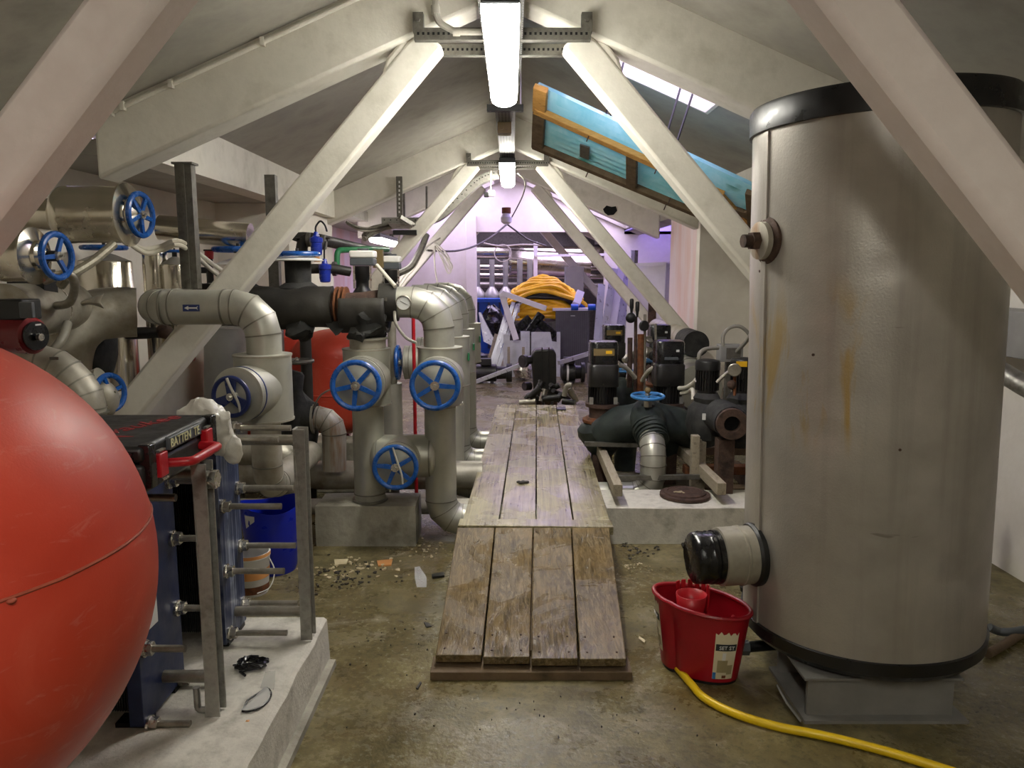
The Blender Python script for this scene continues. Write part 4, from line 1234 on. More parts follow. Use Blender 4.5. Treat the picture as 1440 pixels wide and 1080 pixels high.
# rows behind, seen past the first one
for k, (dy, dx) in enumerate(((.78, .0), (1.5, .0), (2.2, .02))):
    for src, lab in ((p2, 'dull silver riser pipe standing in the row behind the front riser'), (elb, 'silver segmented elbow in the row behind the thermometer elbow')):
        c = copy_tree(src); c.location = src.location + Vector((dx, dy, 0)); c['label'] = lab + ['', ', second back', ', hindmost'][k]
        for ch in list(c.children):
            if ch.name.startswith('thermometer'):
                for g_ in list(ch.children): bpy.data.objects.remove(g_)
                bpy.data.objects.remove(ch)
    b0 = insulated_valve('insulated_valve', ['silver insulated valve body with side wheel behind the front riser valve', 'silver insulated valve body, second behind the riser valve', 'silver insulated valve body, hindmost of the riser row'][k], cV2 + Vector((dx, dy, 0)), zc(568), zc(487), .13, .115, .29, .11, group='insulated valves behind the front row', axis=(-1, 0, 0), wheel=(k == 0))
    MB().box((XP2 + dx + .132, YV + dy - .04, zc(520)), (.01, .08, .05)).part('name_tag', 'green_paint', b0, smooth=False)
    if k < 1:
        c = copy_tree(p1); c.location = p1.location + Vector((0, dy, -.02)); c['label'] = 'dull silver pipe column standing behind the front valve column'

# low horizontal pipes behind the kerb block
t = thing('header_pipe', 'thick stained silver header pipe lying behind the left kerb block', 'pipe', (-1.3, 5.12, .2))
clad_pipe(t, [(-2.2, 5.12, zc(668, 5.12)), (-.2, 5.12, zc(668, 5.12))], .098, 0, 'clad_old')
t = thing('rail_pipe', 'low thin silver pipe running just above the kerb block', 'pipe', (-1.2, 4.78, .15))
clad_pipe(t, [(-2.1, 4.8, zc(712, 4.8)), (-.15, 4.8, zc(712, 4.8))], .05, 0, 'clad_old')
for x in (-1.9, -.95): MB().bbox((x - .05, 5.07, 0), (x + .05, 5.17, zc(668, 5.12) - .09)).part('saddle', 'galv_dark', t, smooth=False)
t = thing('rusty_elbow_pipe', 'silver elbow pipe with an orange rust streak standing on the header', 'pipe', P(470, 690, 4.95))
clad_pipe(t, [P(432, 588, 4.95), P(470, 588, 4.95), P(470, 660, 4.95)], .078, .1, 'clad_rust', n=3)
MB().cyl(P(441, 588, 4.95), P(444, 588, 4.95), .105, n=32).part('flange', 'clad_old', t)
# timber and slab remnants behind
MB().bbox((-2.2, 5.5, 0), (-.9, 5.75, .38)).thing('concrete_block', 'concrete', 'low concrete kerb behind the rusty elbow pipe', 'block', bevel=.01, smooth=False)

# black lagged valve left of the rear vessel
lv_ = P(420, 575, 4.95)
t = thing('lagged_valve', 'black rag-lagged valve with a small dark wheel beside the rear red vessel', 'valve', (lv_.x, 4.95, .3))
q = MB().lathe((lv_.x, 4.95, zc(632, 4.95)), (0, 0, 1), [(.05, 0), (.11, .03), (.12, .1), (.1, .18), (.12, .24), (.11, .3), (.06, .36), (.045, .4), (.05, .5), (.04, .52)], 28); q.bulge(.03, 9); q.bulge(.01, 30, 3)
q.part('lagging', 'foam', t, angle=60)
q = MB().cyl(P(428, 585, 4.95), P(443, 588, 4.95), .11, .1, n=24); q.bulge(.008, 20); q.part('lagging_sleeve', 'foam', t)
handwheel(t, (lv_.x, 4.95, zc(508, 4.95)), (0, 0, 1), .1, 4, 'galv_dark')
MB().tube(smooth_path([P(440, 575, 4.9), P(452, 555, 4.85), P(475, 545, 4.85), P(497, 548, 4.8)]), .006, 6).thing('bent_wire', 'cable_grey', 'thin grey cable arching in front of the rear red vessel', 'cable')

# rear red vessel
rv = P(478, 640, 6.05)
t = thing('expansion_vessel', 'dull red expansion vessel standing behind the black lagged valve', 'vessel', (rv.x, 6.05, .2))
zt_, zb_ = zc(462, 6.05), .34
r_ = .345
prof = [(r_ * sin(pi / 2 * i / 10), zb_ + .16 * (1 - cos(pi / 2 * i / 10))) for i in range(11)] + [(r_ * cos(pi / 2 * i / 12), zt_ - .2 * (1 - sin(pi / 2 * i / 12))) for i in range(13)]
MB().lathe((rv.x, 6.05, 0), (0, 0, 1), prof, 48, cap=False).part('shell', 'vessel', t)
MB().torus((rv.x, 6.05, zc(548, 6.05)), (0, 0, 1), r_ + .002, .006, 64, 6).part('weld_seam', 'vessel', t)
for k in range(3):
    a = R(90 + k * 120); MB().bbox((rv.x + .25 * cos(a) - .03, 6.05 + .25 * sin(a) - .03, 0), (rv.x + .25 * cos(a) + .03, 6.05 + .25 * sin(a) + .03, .42)).part('leg', 'red_pump', t, smooth=False)
MB().cyl(P(318, 640, 5.9), P(318, 460, 5.9), .16, n=32).thing('grey_cylinder', 'grey_duct', 'grey upright cylinder vessel with white seam behind the arrow pipe', 'vessel')
MB().lathe((-2.0 + .0, 6.3, 0), (0, 0, 1), [(.28, .3), (.3, .4), (.3, 1.1), (.2, 1.22), (0, 1.25)], 36).thing('expansion_vessel', 'vessel', 'red expansion vessel mostly hidden behind the arrow pipe elbow', 'vessel')

# ------------------------------------------------------------------ black lagged main along the left
t = thing('lagged_main', 'thick black foam-lagged main pipe running towards the thermometer elbow', 'pipe', P(440, 440, YV))
pts = smooth_path([P(557, 425, YV), P(520, 426, YV), P(495, 430, YV)], 6)
q = MB().tube([P(560, 425, YV), P(548, 425, YV), P(535, 425, YV)], [.108, .112, .11], 28); q.bulge(.006, 14); q.part('lagging_collar', 'foam_pipe', t)
q = MB().tube(smooth_path([P(536, 428, YV), P(520, 430, YV), P(505, 432, YV), P(468, 432, YV)], 5), .085, 28); q.part('bare_pipe', 'rust_dark', t)
for u in (474, 480, 486): MB().cyl(P(u, 431, YV), P(u + 2.5, 431, YV), .115, n=28).part('pipe_flange', 'rusty', t)
q = MB().tube(smooth_path([P(469, 431, YV), P(440, 432, YV), P(400, 433, 4.52), P(360, 432, 4.55), P(300, 428, 4.6), P(285, 427, 4.62)], 6), .122, 32); q.bulge(.012, 7); q.bulge(.005, 24, 4)
q.part('lagging', 'foam_pipe', t, angle=60)
# lagging half-shell still hanging under the bare flanges
vs_, fs = [], []
for i in range(13):
    x = P(468 + 5.6 * i, 0, YV).x
    for j in range(13):
        a = R(150 + j * 20); r = .12 + .012 * _ns.noise(Vector((i * .6, j * .5, 1)))
        vs_.append((x, YV + r * cos(a), zc(432) + r * sin(a) - .01))
for i in range(12):
    for j in range(12): fs.append([i * 13 + j, i * 13 + j + 1, (i + 1) * 13 + j + 1, (i + 1) * 13 + j])
o = MB().raw(vs_, fs).part('hanging_half_shell', 'foam_pipe', t); sm = o.modifiers.new('wall', 'SOLIDIFY'); sm.thickness = .02
# torn lagging hanging over the first valve neck
q = MB().ell(P(520, 455, 4.45), (.1, .1, .11), 26, 18).ell(P(508, 470, 4.42), (.06, .07, .06), 20, 14); q.bulge(.05, 11); q.bulge(.02, 30, 2)
q.part('torn_lagging', 'foam', t, angle=30)
q = MB().ell(P(424, 462, 4.47), (.085, .08, .07), 22, 16); q.bulge(.035, 13, 7); q.bulge(.012, 33, 2); q.part('torn_lagging', 'foam', t, angle=30)
q = MB().prism([P(455, 452, 4.42), P(495, 452, 4.42), P(472, 472, 4.4)], (0, .06, 0)); q.part('lagging_flap', 'foam', t, smooth=False)
for u in (503, 547, 520): MB().box(P(u, 420, YV) + V(0, -.115, 0), (.012, .01, .02)).part('strap_end', 'galv_dark', t, smooth=False)

# valves standing on the black main: dish covers and horizontal wheels
for i, (u, v, vw, rw_, lab) in enumerate(((338, 372, 351, .135, 'upright lagged valve with white dish cover and flat blue wheel behind the roof frame leg'), (420, 366, 357, .12, 'upright lagged valve with white dish cover on the black main right of the leg'))):
    b0 = P(u, 410, 4.58)
    t = thing('upright_valve', lab, 'valve', (b0.x, 4.58, b0.z), 'upright lagged valves on the black main')
    q = MB().lathe((b0.x, 4.58, zc(414, 4.58)), (0, 0, 1), [(.13, 0), (.12, .04), (.075, .07), (.072, zc(v, 4.58) - zc(414, 4.58) + .0)], 28); q.bulge(.01, 13); q.part('lagged_stem', 'foam', t)
    MB().lathe((b0.x, 4.58, zc(v, 4.58) - .004), (0, 0, 1), [(.15, 0), (.152, .004), (.04, .04), (.02, .05), (.016, .05)], 40).part('dish_cover', 'white_plastic', t)
    zw = zc(vw, 4.58); MB().cyl((b0.x, 4.58, zc(v, 4.58) + .04), (b0.x, 4.58, zw), .014, n=12).part('spindle', 'black', t)
    handwheel(t, (b0.x, 4.58, zw), (0, 0, 1), rw_, 5, 'blue_wheel', hubm='black')

# ------------------------------------------------------------------ arrow pipe with valve
YA = 3.5
za = P(300, 432, YA).z
a0 = P(207, 432, YA); a1 = P(369, 432, YA)
t = thing('arrow_pipe', 'smooth silver clad pipe with a blue arrow sticker and downward elbow', 'pipe', (a0.x, YA, za))
clad_pipe(t, [(a0.x, YA + .42, za), (a0.x, YA, za), (a1.x, YA, za), (a1.x, YA, P(369, 500, YA).z)], .079, .125, name='pipe', extra=[((P(232, 432, YA).x, YA, za), (1, 0, 0)), ((P(317, 432, YA).x, YA, za), (1, 0, 0))])
lp = P(269, 435, YA - .08)
o = MB().box((lp.x, YA - .0805, za), (.074, .003, .03)).part('arrow_sticker', 'navy_label', t, smooth=False)
q = MB().prism([(lp.x - .03, YA - .083, za), (lp.x - .012, YA - .083, za + .009), (lp.x - .012, YA - .083, za + .003), (lp.x + .024, YA - .083, za + .003), (lp.x + .03, YA - .083, za + .009), (lp.x + .026, YA - .083, za), (lp.x + .03, YA - .083, za - .009), (lp.x + .024, YA - .083, za - .003), (lp.x - .012, YA - .083, za - .003), (lp.x - .012, YA - .083, za - .009)], (0, .001, 0))
q.part('white_arrow', 'label_white', o, smooth=False)
cA = Vector((a1.x - .01, YA, P(369, 545, YA).z))
vA = insulated_valve('insulated_valve', 'silver insulated valve with dark blue three-spoke wheel under the arrow pipe', cA, P(369, 590, YA).z, P(369, 497, YA).z, .128, .118, .2, .082, wm='navy_wheel', spokes=3, rot=.5, axis=(-.2, -1, 0), tag=True)
t = thing('elbow_pipe', 'stained silver elbow pipe below the three-spoke valve', 'pipe', (a1.x, YA, .02))
zl = P(369, 634, 4.3).z
clad_pipe(t, [(-1.95, 4.3, zl), (-1.285, 4.3, zl), (-1.285, 4.3, .02)], .082, .1, 'clad_old', n=3, name='elbow')
MB().cyl((P(368, 634, 4.3).x, 4.3, zl), (P(368, 634, 4.3).x + .008, 4.3, zl), .115, n=32).part('flange', 'clad_old', t)
clad_pipe(t, [(a1.x - .01, YA, P(369, 590, YA).z), (a1.x - .01, YA, zl), (a1.x - .01, 4.25, zl)], .068, .12, 'clad_old', name='drop')

# ------------------------------------------------------------------ polished drums at upper left
def polished_valve(label, u0, u1, v, y, r, uw, Rw, spokes, ustub, rot=.4):
    c0, c1 = P(u0, v, y), P(u1, v, y); z = c0.z
    t = thing('polished_valve', label, 'valve', (c0.x, y, z - r), 'polished steel valves at the left')
    L = c1.x - c0.x
    MB().lathe((c0.x, y, z), (1, 0, 0), [(r * .55, -.05), (r * .8, -.03), (r, 0), (r * 1.02, .02), (r * 1.02, .03), (r, .034), (r, L)], 48).part('drum', 'stainless', t)
    MB().lathe((c1.x, y, z), (1, 0, 0), [(r * 1.13, -.006), (r * 1.13, .003), (r * .62, .02), (r * .6, .035), (r * .3, .055), (r * .1, .06)], 48).part('end_plate', 'stainless', t)
    s0 = P(ustub, v, y)
    MB().lathe((s0.x, y, z), (1, 0, 0), [(r * .58, 0), (r * .58, c0.x - s0.x - .04), (r * .62, c0.x - s0.x - .035), (r * .62, c0.x - s0.x)], 36).part('stub', 'stainless', t)
    wx = P(uw, v, y).x
    MB().cyl((c1.x + .04, y, z), (wx, y, z), .022, n=14).part('spindle', 'black', t)
    handwheel(t, (wx, y, z), (1, -.12, 0), Rw, spokes, 'blue_wheel', rot=rot, rt=.013)
    return t
polished_valve('polished steel valve drum with blue wheel tight below the left rafter', 92, 180, 302, 3.62, .128, 198, .095, 5, -20)
polished_valve('polished steel valve drum with blue wheel above the small red pump', 0, 48, 360, 3.1, .1, 80, .086, 3, -60, rot=.1)
for i, (u, v0, v1_, r, lab, wh) in enumerate(((150, 450, 367, .142, 'polished upright valve drum with flat blue wheel by the left wall', True), (220, 410, 355, .068, 'narrow polished steel pipe standing beside the wide polished drum', False), (248, 410, 372, .08, 'polished upright drum with flat blue wheel behind the grey hanger post', True))):
    b0 = P(u, 400, 4.45); zb_, zt_ = P(u, v0, 4.45).z, P(u, v1_, 4.45).z
    t = thing('polished_drum', lab, 'valve' if wh else 'pipe', (b0.x, 4.45, zb_), 'polished upright drums by the left wall')
    MB().lathe((b0.x, 4.45, zb_ - .4), (0, 0, 1), [(r * .95, 0), (r, .01), (r, zt_ - zb_ + .4 - .01), (r * .96, zt_ - zb_ + .4)], 48).part('drum', 'stainless', t)
    if wh:
        MB().lathe((b0.x, 4.45, zt_), (0, 0, 1), [(r * .98, 0), (r * .4, .035), (r * .15, .045), (0, .045)], 40).part('cone_cover', 'clad_old', t)
        MB().cyl((b0.x, 4.45, zt_ + .03), (b0.x, 4.45, zt_ + .075), .014, n=10).part('spindle', 'black', t)
        handwheel(t, (b0.x, 4.45, zt_ + .075), (0, 0, 1), r * .8, 5, 'blue_wheel', hubm='black')
MB().cyl(P(225, 320, 4.7), P(352, 332, 4.7), .075, n=30).thing('polished_pipe', 'stainless', 'polished horizontal pipe passing behind the grey hanger post', 'pipe')

# torn cladding elbow
t = thing('torn_cladding', 'broad torn sheet-metal cladding elbow with a peeled flap', 'pipe', P(130, 450, 3.9))
q = MB().tube(smooth_path([P(192, 440, 3.95), P(160, 440, 3.9), P(125, 447, 3.82), P(98, 475, 3.75), P(88, 520, 3.72), P(86, 560, 3.72)], 5), .125, 32); q.bulge(.01, 6)
q.part('elbow', 'clad_old', t)
vs_, fs = [], []
for i in range(9):
    for j in range(7):
        s, r = i / 8, j / 6
        p = P(88 + 58 * s, 432 - 20 * s + 22 * r - 14 * sin(pi * s) * r, 3.68 - .05 * r)
        p.y -= .05 * sin(pi * r) * (1 - s * .4); vs_.append(p)
for i in range(8):
    for j in range(6): fs.append([i * 7 + j, i * 7 + j + 1, (i + 1) * 7 + j + 1, (i + 1) * 7 + j])
o = MB().raw(vs_, fs).part('peeled_flap', 'clad_old', t); sm = o.modifiers.new('wall', 'SOLIDIFY'); sm.thickness = .003
q = MB().ell(P(120, 490, 4.1), (.17, .12, .17), 24, 16); q.bulge(.04, 8); q.part('dark_lagging', 'foam', t)
q = MB().cyl(P(5, 438, 3.15), P(98, 432, 3.75), .115, n=36); q.bulge(.004, 10)
t = thing('clad_drum', 'dull clad drum lying open behind the small red pump', 'pipe', P(40, 480, 3.4)); q.part('drum', 'clad_old', t)
MB().torus(P(62, 434, 3.5), P(98, 432, 3.75) - P(5, 438, 3.15), .116, .006, 36, 8).part('bright_ring', 'bright_steel', t)
MB().box(P(46, 402, 3.4), (.16, .1, .07)).part('dark_bracket', 'black', t, smooth=False)
MB().box(P(65, 393, 3.5), (.06, .05, .09)).part('dark_bracket', 'galv_dark', t, smooth=False)
MB().tube(smooth_path([P(62, 395, 3.2), P(95, 385, 3.2), P(105, 402, 3.25), P(98, 425, 3.3), P(80, 430, 3.35)]), .018, 12).part('bare_tube', 'steel', t)
MB().tube(smooth_path([P(25, 520, 3.3), P(60, 505, 3.3), P(85, 480, 3.35), P(95, 455, 3.45)]), .02, 12).thing('cable_tail', 'cable_grey', 'grey cable sweeping under the torn cladding', 'cable')

# circulator pump
pc = P(28, 462, 2.95)
t = thing('circulator_pump', 'small dark red circulator pump with black control head', 'pump', pc)
MB().cyl(P(0, 470, 2.95), P(44, 472, 2.95), .07, n=36).part('motor', 'red_pump', t, bevel=.008)
MB().lathe(P(43, 472, 2.95), (1, -.25, 0), [(.07, 0), (.07, .012), (.06, .02), (.0, .022)], 36).part('front_ring', 'red_pump', t)
o = MB().lathe(P(46, 472, 2.94), (1, -.25, 0), [(.055, .012), (.055, .022), (0, .024)], 36).part('face_plate', 'black_gloss', t)
MB().lathe(P(48, 474, 2.93), (1, -.25, 0), [(.014, .02), (.014, .035), (0, .036)], 18).part('speed_knob', 'bright_steel', o)
MB().box(P(48, 462, 2.93) + V(.02, -.006, .015), (.002, .035, .006)).part('print_line', 'label_white', o, smooth=False)
MB().box(P(24, 435, 2.97), (.12, .12, .08)).part('control_box', 'black', t, bevel=.008)
MB().box(P(38, 436, 2.91), (.05, .02, .06)).part('box_cover', 'grey_plastic', t, bevel=.004)

# clad elbow with small valve just behind the red vessel
t = thing('elbow_pipe', 'dented bright silver elbow pipe emerging behind the red foreground vessel', 'pipe', P(100, 600, 3.15))
clad_pipe(t, [P(20, 508, 3.15), P(80, 512, 3.15), P(122, 555, 3.15), P(128, 680, 3.15)], .072, .14, 'clad_old', n=2, name='elbow', extra=[(P(126, 580, 3.15), (0, 0, 1))])
MB().box(P(76, 504, 3.08), (.035, .004, .012)).part('worn_sticker', 'galv_dark', t, smooth=False)
t = thing('insulated_valve', 'small silver valve with blue wheel seen edge-on beside the red foreground vessel', 'valve', P(140, 560, 3.28))
q = MB().ell(P(143, 562, 3.28), (.07, .07, .085), 28, 18).cyl(P(125, 540, 3.3), P(143, 532, 3.3), .05, n=24); q.part('valve_drum', 'clad_old', t)
handwheel(t, P(155, 552, 3.28), (1, -.35, .1), .075, 4, 'blue_wheel', rt=.012)

# hanger posts, hoses and wiring
t = thing('hanger_post', 'grey steel channel hanging from the left rafter down to the arrow pipe', 'post', P(262, 400, 3.85))
a = P(260, 232, 3.86); b_ = P(264, 406, 3.86); b_.x = a.x
MB().bbox((a.x - .04, 3.83, b_.z), (a.x + .04, 3.838, a.z)).bbox((a.x - .04, 3.838, b_.z), (a.x - .034, 3.885, a.z)).bbox((a.x + .034, 3.838, b_.z), (a.x + .04, 3.885, a.z)).bbox((a.x - .008, 3.822, b_.z), (a.x + .008, 3.83, a.z)).part('channel', 'galv_dark', t, smooth=False)
MB().bbox((a.x - .05, 3.82, a.z), (a.x + .05, 3.9, a.z + .01)).part('head_plate', 'galv_dark', t, smooth=False)
a = P(380, 246, 5.3)
MB().bbox((a.x - .035, 5.28, 0), (a.x + .035, 5.34, a.z)).thing('hanger_post', 'galv_dark', 'grey steel post standing behind the blue flat handwheel', 'post', smooth=False)
for i, (pp, r, m, lab) in enumerate((
    ([P(160, 343, 3.5), P(130, 368, 3.4), P(98, 388, 3.3), P(85, 402, 3.3)], .02, 'braid', 'braided flexible hose between the two polished valves'),
    ([P(180, 338, 3.7), P(200, 350, 3.7), P(225, 347, 3.75), P(255, 340, 3.78), P(300, 372, 4.3), P(330, 392, 4.4)], .012, 'cable_white', 'pale cable looping past the grey hanger post, upper one'),
    ([P(182, 342, 3.66), P(205, 356, 3.7), P(230, 351, 3.75), P(256, 346, 3.78), P(298, 380, 4.3), P(322, 398, 4.4)], .012, 'cable_white', 'pale cable looping past the grey hanger post, lower one'),
    ([P(178, 470, 6.5), P(180, 500, 6.5), P(195, 512, 6.5), P(215, 508, 6.5), P(220, 490, 6.5), P(218, 470, 6.5)], .006, 'black', 'thin black wire hanging in a loop on the left wall'),
    ([P(178, 512, 6.5), P(180, 530, 6.5), P(192, 542, 6.5), P(205, 535, 6.5), P(200, 527, 6.5), P(190, 530, 6.5), P(182, 548, 6.5)], .005, 'black', 'thin black wire curling low on the left wall'))):
    MB().tube(smooth_path(pp, 6), r, 10).thing('cable' if i else 'flexible_hose', m, lab, 'cable' if i else 'hose')
MB().tube([P(140, 516, 6.4), P(250, 492, 6.4)], .03, 12).thing('green_pipe', 'green_paint', 'dark green pipe sloping along the left wall below the arrow pipe', 'pipe')
t = thing('dark_pipe', 'thin black pipe with a valve body under the arrow pipe', 'pipe', P(200, 470, 4.4))
MB().tube([P(150, 470, 4.4), P(265, 466, 4.4)], .035, 14).part('pipe', 'black', t)
q = MB().ell(P(235, 466, 4.4), (.06, .05, .05), 16, 10); q.bulge(.012, 20); q.part('valve_body', 'rust_dark', t)
t = thing('safety_valve', 'small black safety valve with a red cap behind the pale cables', 'valve', P(296, 395, 4.5))
MB().cyl(P(296, 398, 4.5), P(294, 362, 4.5), .02, n=14).part('stem', 'black', t)
MB().cyl(P(294, 364, 4.5), P(294, 353, 4.5), .025, n=16).part('red_cap', 'red_bright', t)
MB().cyl(P(280, 380, 4.5), P(296, 380, 4.5), .018, n=12).part('side_branch', 'black', t)
MB().box(P(293, 352, 4.5), (.05, .02, .01)).part('lever', 'black', t, smooth=False)

# dark pipes with blue filter bottles
t = thing('dark_manifold', 'black lagged pipe with elbows running back past the blue filters', 'pipe', P(450, 345, 5.1))
MB().tube(route([V(P(424, 334, 5.1).x, 5.1, 0), P(424, 334, 5.1), P(445, 336, 5.1), P(545, 358, 6.6)], .06, 4)[0], .038, 16).part('pipe', 'foam_pipe', t)
MB().tube([P(433, 378, 5.0), P(470, 378, 5.0), P(492, 382, 5.05)], .032, 14).part('pipe', 'foam_pipe', t)
for u, v in ((434, 337), (455, 341), (470, 378)): MB().cyl(P(u - 2, v, 5.08), P(u + 3, v, 5.08), .046, n=16).part('collar', 'galv_dark', t)
for i, (u, v, y, lab) in enumerate(((445, 346, 4.98, 'upper dark blue filter bottle on the black pipe'), (457, 384, 4.96, 'lower dark blue filter bottle beside the flat blue wheel'))):
    t = thing('filter_bottle', lab, 'filter', P(u, v + 15, y), 'blue filter bottles')
    p = P(u, v, y)
    MB().lathe(p + V(0, 0, -.06), (0, 0, 1), [(.02, 0), (.032, .005), (.036, .03), (.036, .08), (.042, .085), (.042, .11), (.02, .12), (.012, .15)], 24).part('bottle', 'blue_filter', t)
    if i == 0: MB().cyl(p + V(0, 0, -.10), p + V(0, 0, -.06), .018, n=16).part('drain_glass', 'orange_tub', t)
    MB().tube(smooth_path([p + V(0, 0, .08), p + V(0, 0, .12), p + V(.03, 0, .155), p + V(.06, -.01, .13), p + V(.075, -.02, .09)] if i == 0 else [p + V(0, 0, .08), p + V(0, 0, .14), p + V(.01, 0, .2)]), .006, 8).part('vent_tube', 'black', t)
MB().tube(route([P(474, 375, 5.2), P(474, 352, 5.2), P(520, 350, 5.6), P(545, 351, 6.0)], .04, 4)[0], .02, 12).thing('green_pipe', 'green_paint', 'bright green pipe stepping down beside the motor actuator', 'pipe')
# actuators
for i, (u, v, y, w_, lab) in enumerate(((511, 366, 4.75, .15, 'white and grey motor actuator on a lagged valve'), (551, 372, 5.28, .12, 'smaller grey motor actuator above the thermometer elbow'))):
    p = P(u, v, y)
    t = thing('motor_actuator', lab, 'actuator', p + V(0, 0, -.2), 'motor actuators')
    MB().box(p + V(0, 0, .035), (w_, .12, .045)).part('top_cover', 'white_plastic', t, bevel=.01)
    MB().box(p + V(0, 0, -.01), (w_ * .96, .115, .045)).part('gear_case', 'grey_plastic', t, bevel=.006)
    MB().cyl(p + V(0, 0, .055), p + V(0, 0, .07), .035, n=20).part('dial_cap', 'grey_plastic', t)
    MB().lathe(p + V(-.01, 0, -.035), (0, 0, -1), [(.055, 0), (.055, .06), (.04, .09), (.04, .13), (.06, .16)], 20).part('valve_neck', 'black_motor', t)
    if i: MB().cyl(p + V(-.01, 0, -.16), V(p.x - .01, p.y, 0), .03, n=14).part('stand_pipe', 'clad_old', t)
    for s in (-1, 1): MB().bbox(p + V(s * .05 - .006, -.05, -.17), p + V(s * .05 + .006, -.044, -.03)).part('yoke_bar', 'bright_steel', t, smooth=False)
MB().box(P(532, 364, 5.2), (.065, .05, .12)).thing('junction_box', 'brown_box', 'small olive brown junction box between the two motor actuators', 'box', smooth=False)
MB().tube([P(530, 373, 4.55), P(556, 403, 4.42)], .012, 10).thing('conduit_rod', 'cable_white', 'slanting cream conduit reaching down to the thermometer elbow', 'conduit')
MB().tube(smooth_path([P(540, 400, 5.3), P(543, 385, 5.3), P(548, 374, 5.3), P(556, 374, 5.3)]), .016, 10).thing('conduit_rod', 'cable_white', 'bent cream conduit beside the smaller motor actuator', 'conduit')
MB().tube(smooth_path([P(555, 438, 4.41), P(557, 455, 4.36), P(570, 474, 4.36), P(585, 482, 4.36)]), .009, 8).thing('cable', 'cable_grey', 'grey cable hanging from the black collar to the riser valve', 'cable')
MB().cyl((P(581, 440, 5.0).x, 5.0, 0), P(581, 440, 5.0), .012, n=10).thing('marker_pole', 'red_bright', 'thin red and orange upright pole between the valve rows', 'pole')

# ================================================================== PUMPS ON THE RIGHT
blockthing('concrete_block', 'pale wet concrete kerb block under the white pipe elbow', (.565, 4.42, 0), (1.62, 4.82, .22), 'concrete_light')
dc = PZ(963, 698, .222)
t = thing('blind_flange', 'rusty round steel blind flange lying on the right kerb block', 'flange', dc)
MB().lathe(dc, (0, 0, 1), [(.14, 0), (.155, .004), (.155, .02), (.13, .024), (.128, .032), (.11, .036), (.105, .03), (0, .03)], 44).part('disc', 'rust_dark', t)
q = MB()
for k in range(8):
    a = random.random() * 6.3; r = random.random() * .07
    q.box((dc.x - .03 + r * cos(a), dc.y + r * sin(a) * .6, dc.z + .033), (.012 + random.random() * .012, .01, .004), Matrix.Rotation(a, 3, 'Z'))
o = q.part('grit', 'debris_pale', t, smooth=False); o['kind'] = 'stuff'


def superlathe(b, c, prof, n=32, e=4.0):
    """square-ish rounded section; prof = (radius, z)"""
    c = Vector(c); vs_ = []
    for r, z in prof:
        for i in range(n):
            a = 2 * pi * i / n; k = (abs(cos(a)) ** e + abs(sin(a)) ** e) ** (-1 / e)
            vs_.append(c + Vector((max(r, 1e-4) * k * cos(a), max(r, 1e-4) * k * sin(a), z)))
    fs = [[k * n + i, k * n + (i + 1) % n, (k + 1) * n + (i + 1) % n, (k + 1) * n + i] for k in range(len(prof) - 1) for i in range(n)]
    fs += [list(range(n))[::-1], [(len(prof) - 1) * n + i for i in range(n)]]
    return b.raw(vs_, fs)


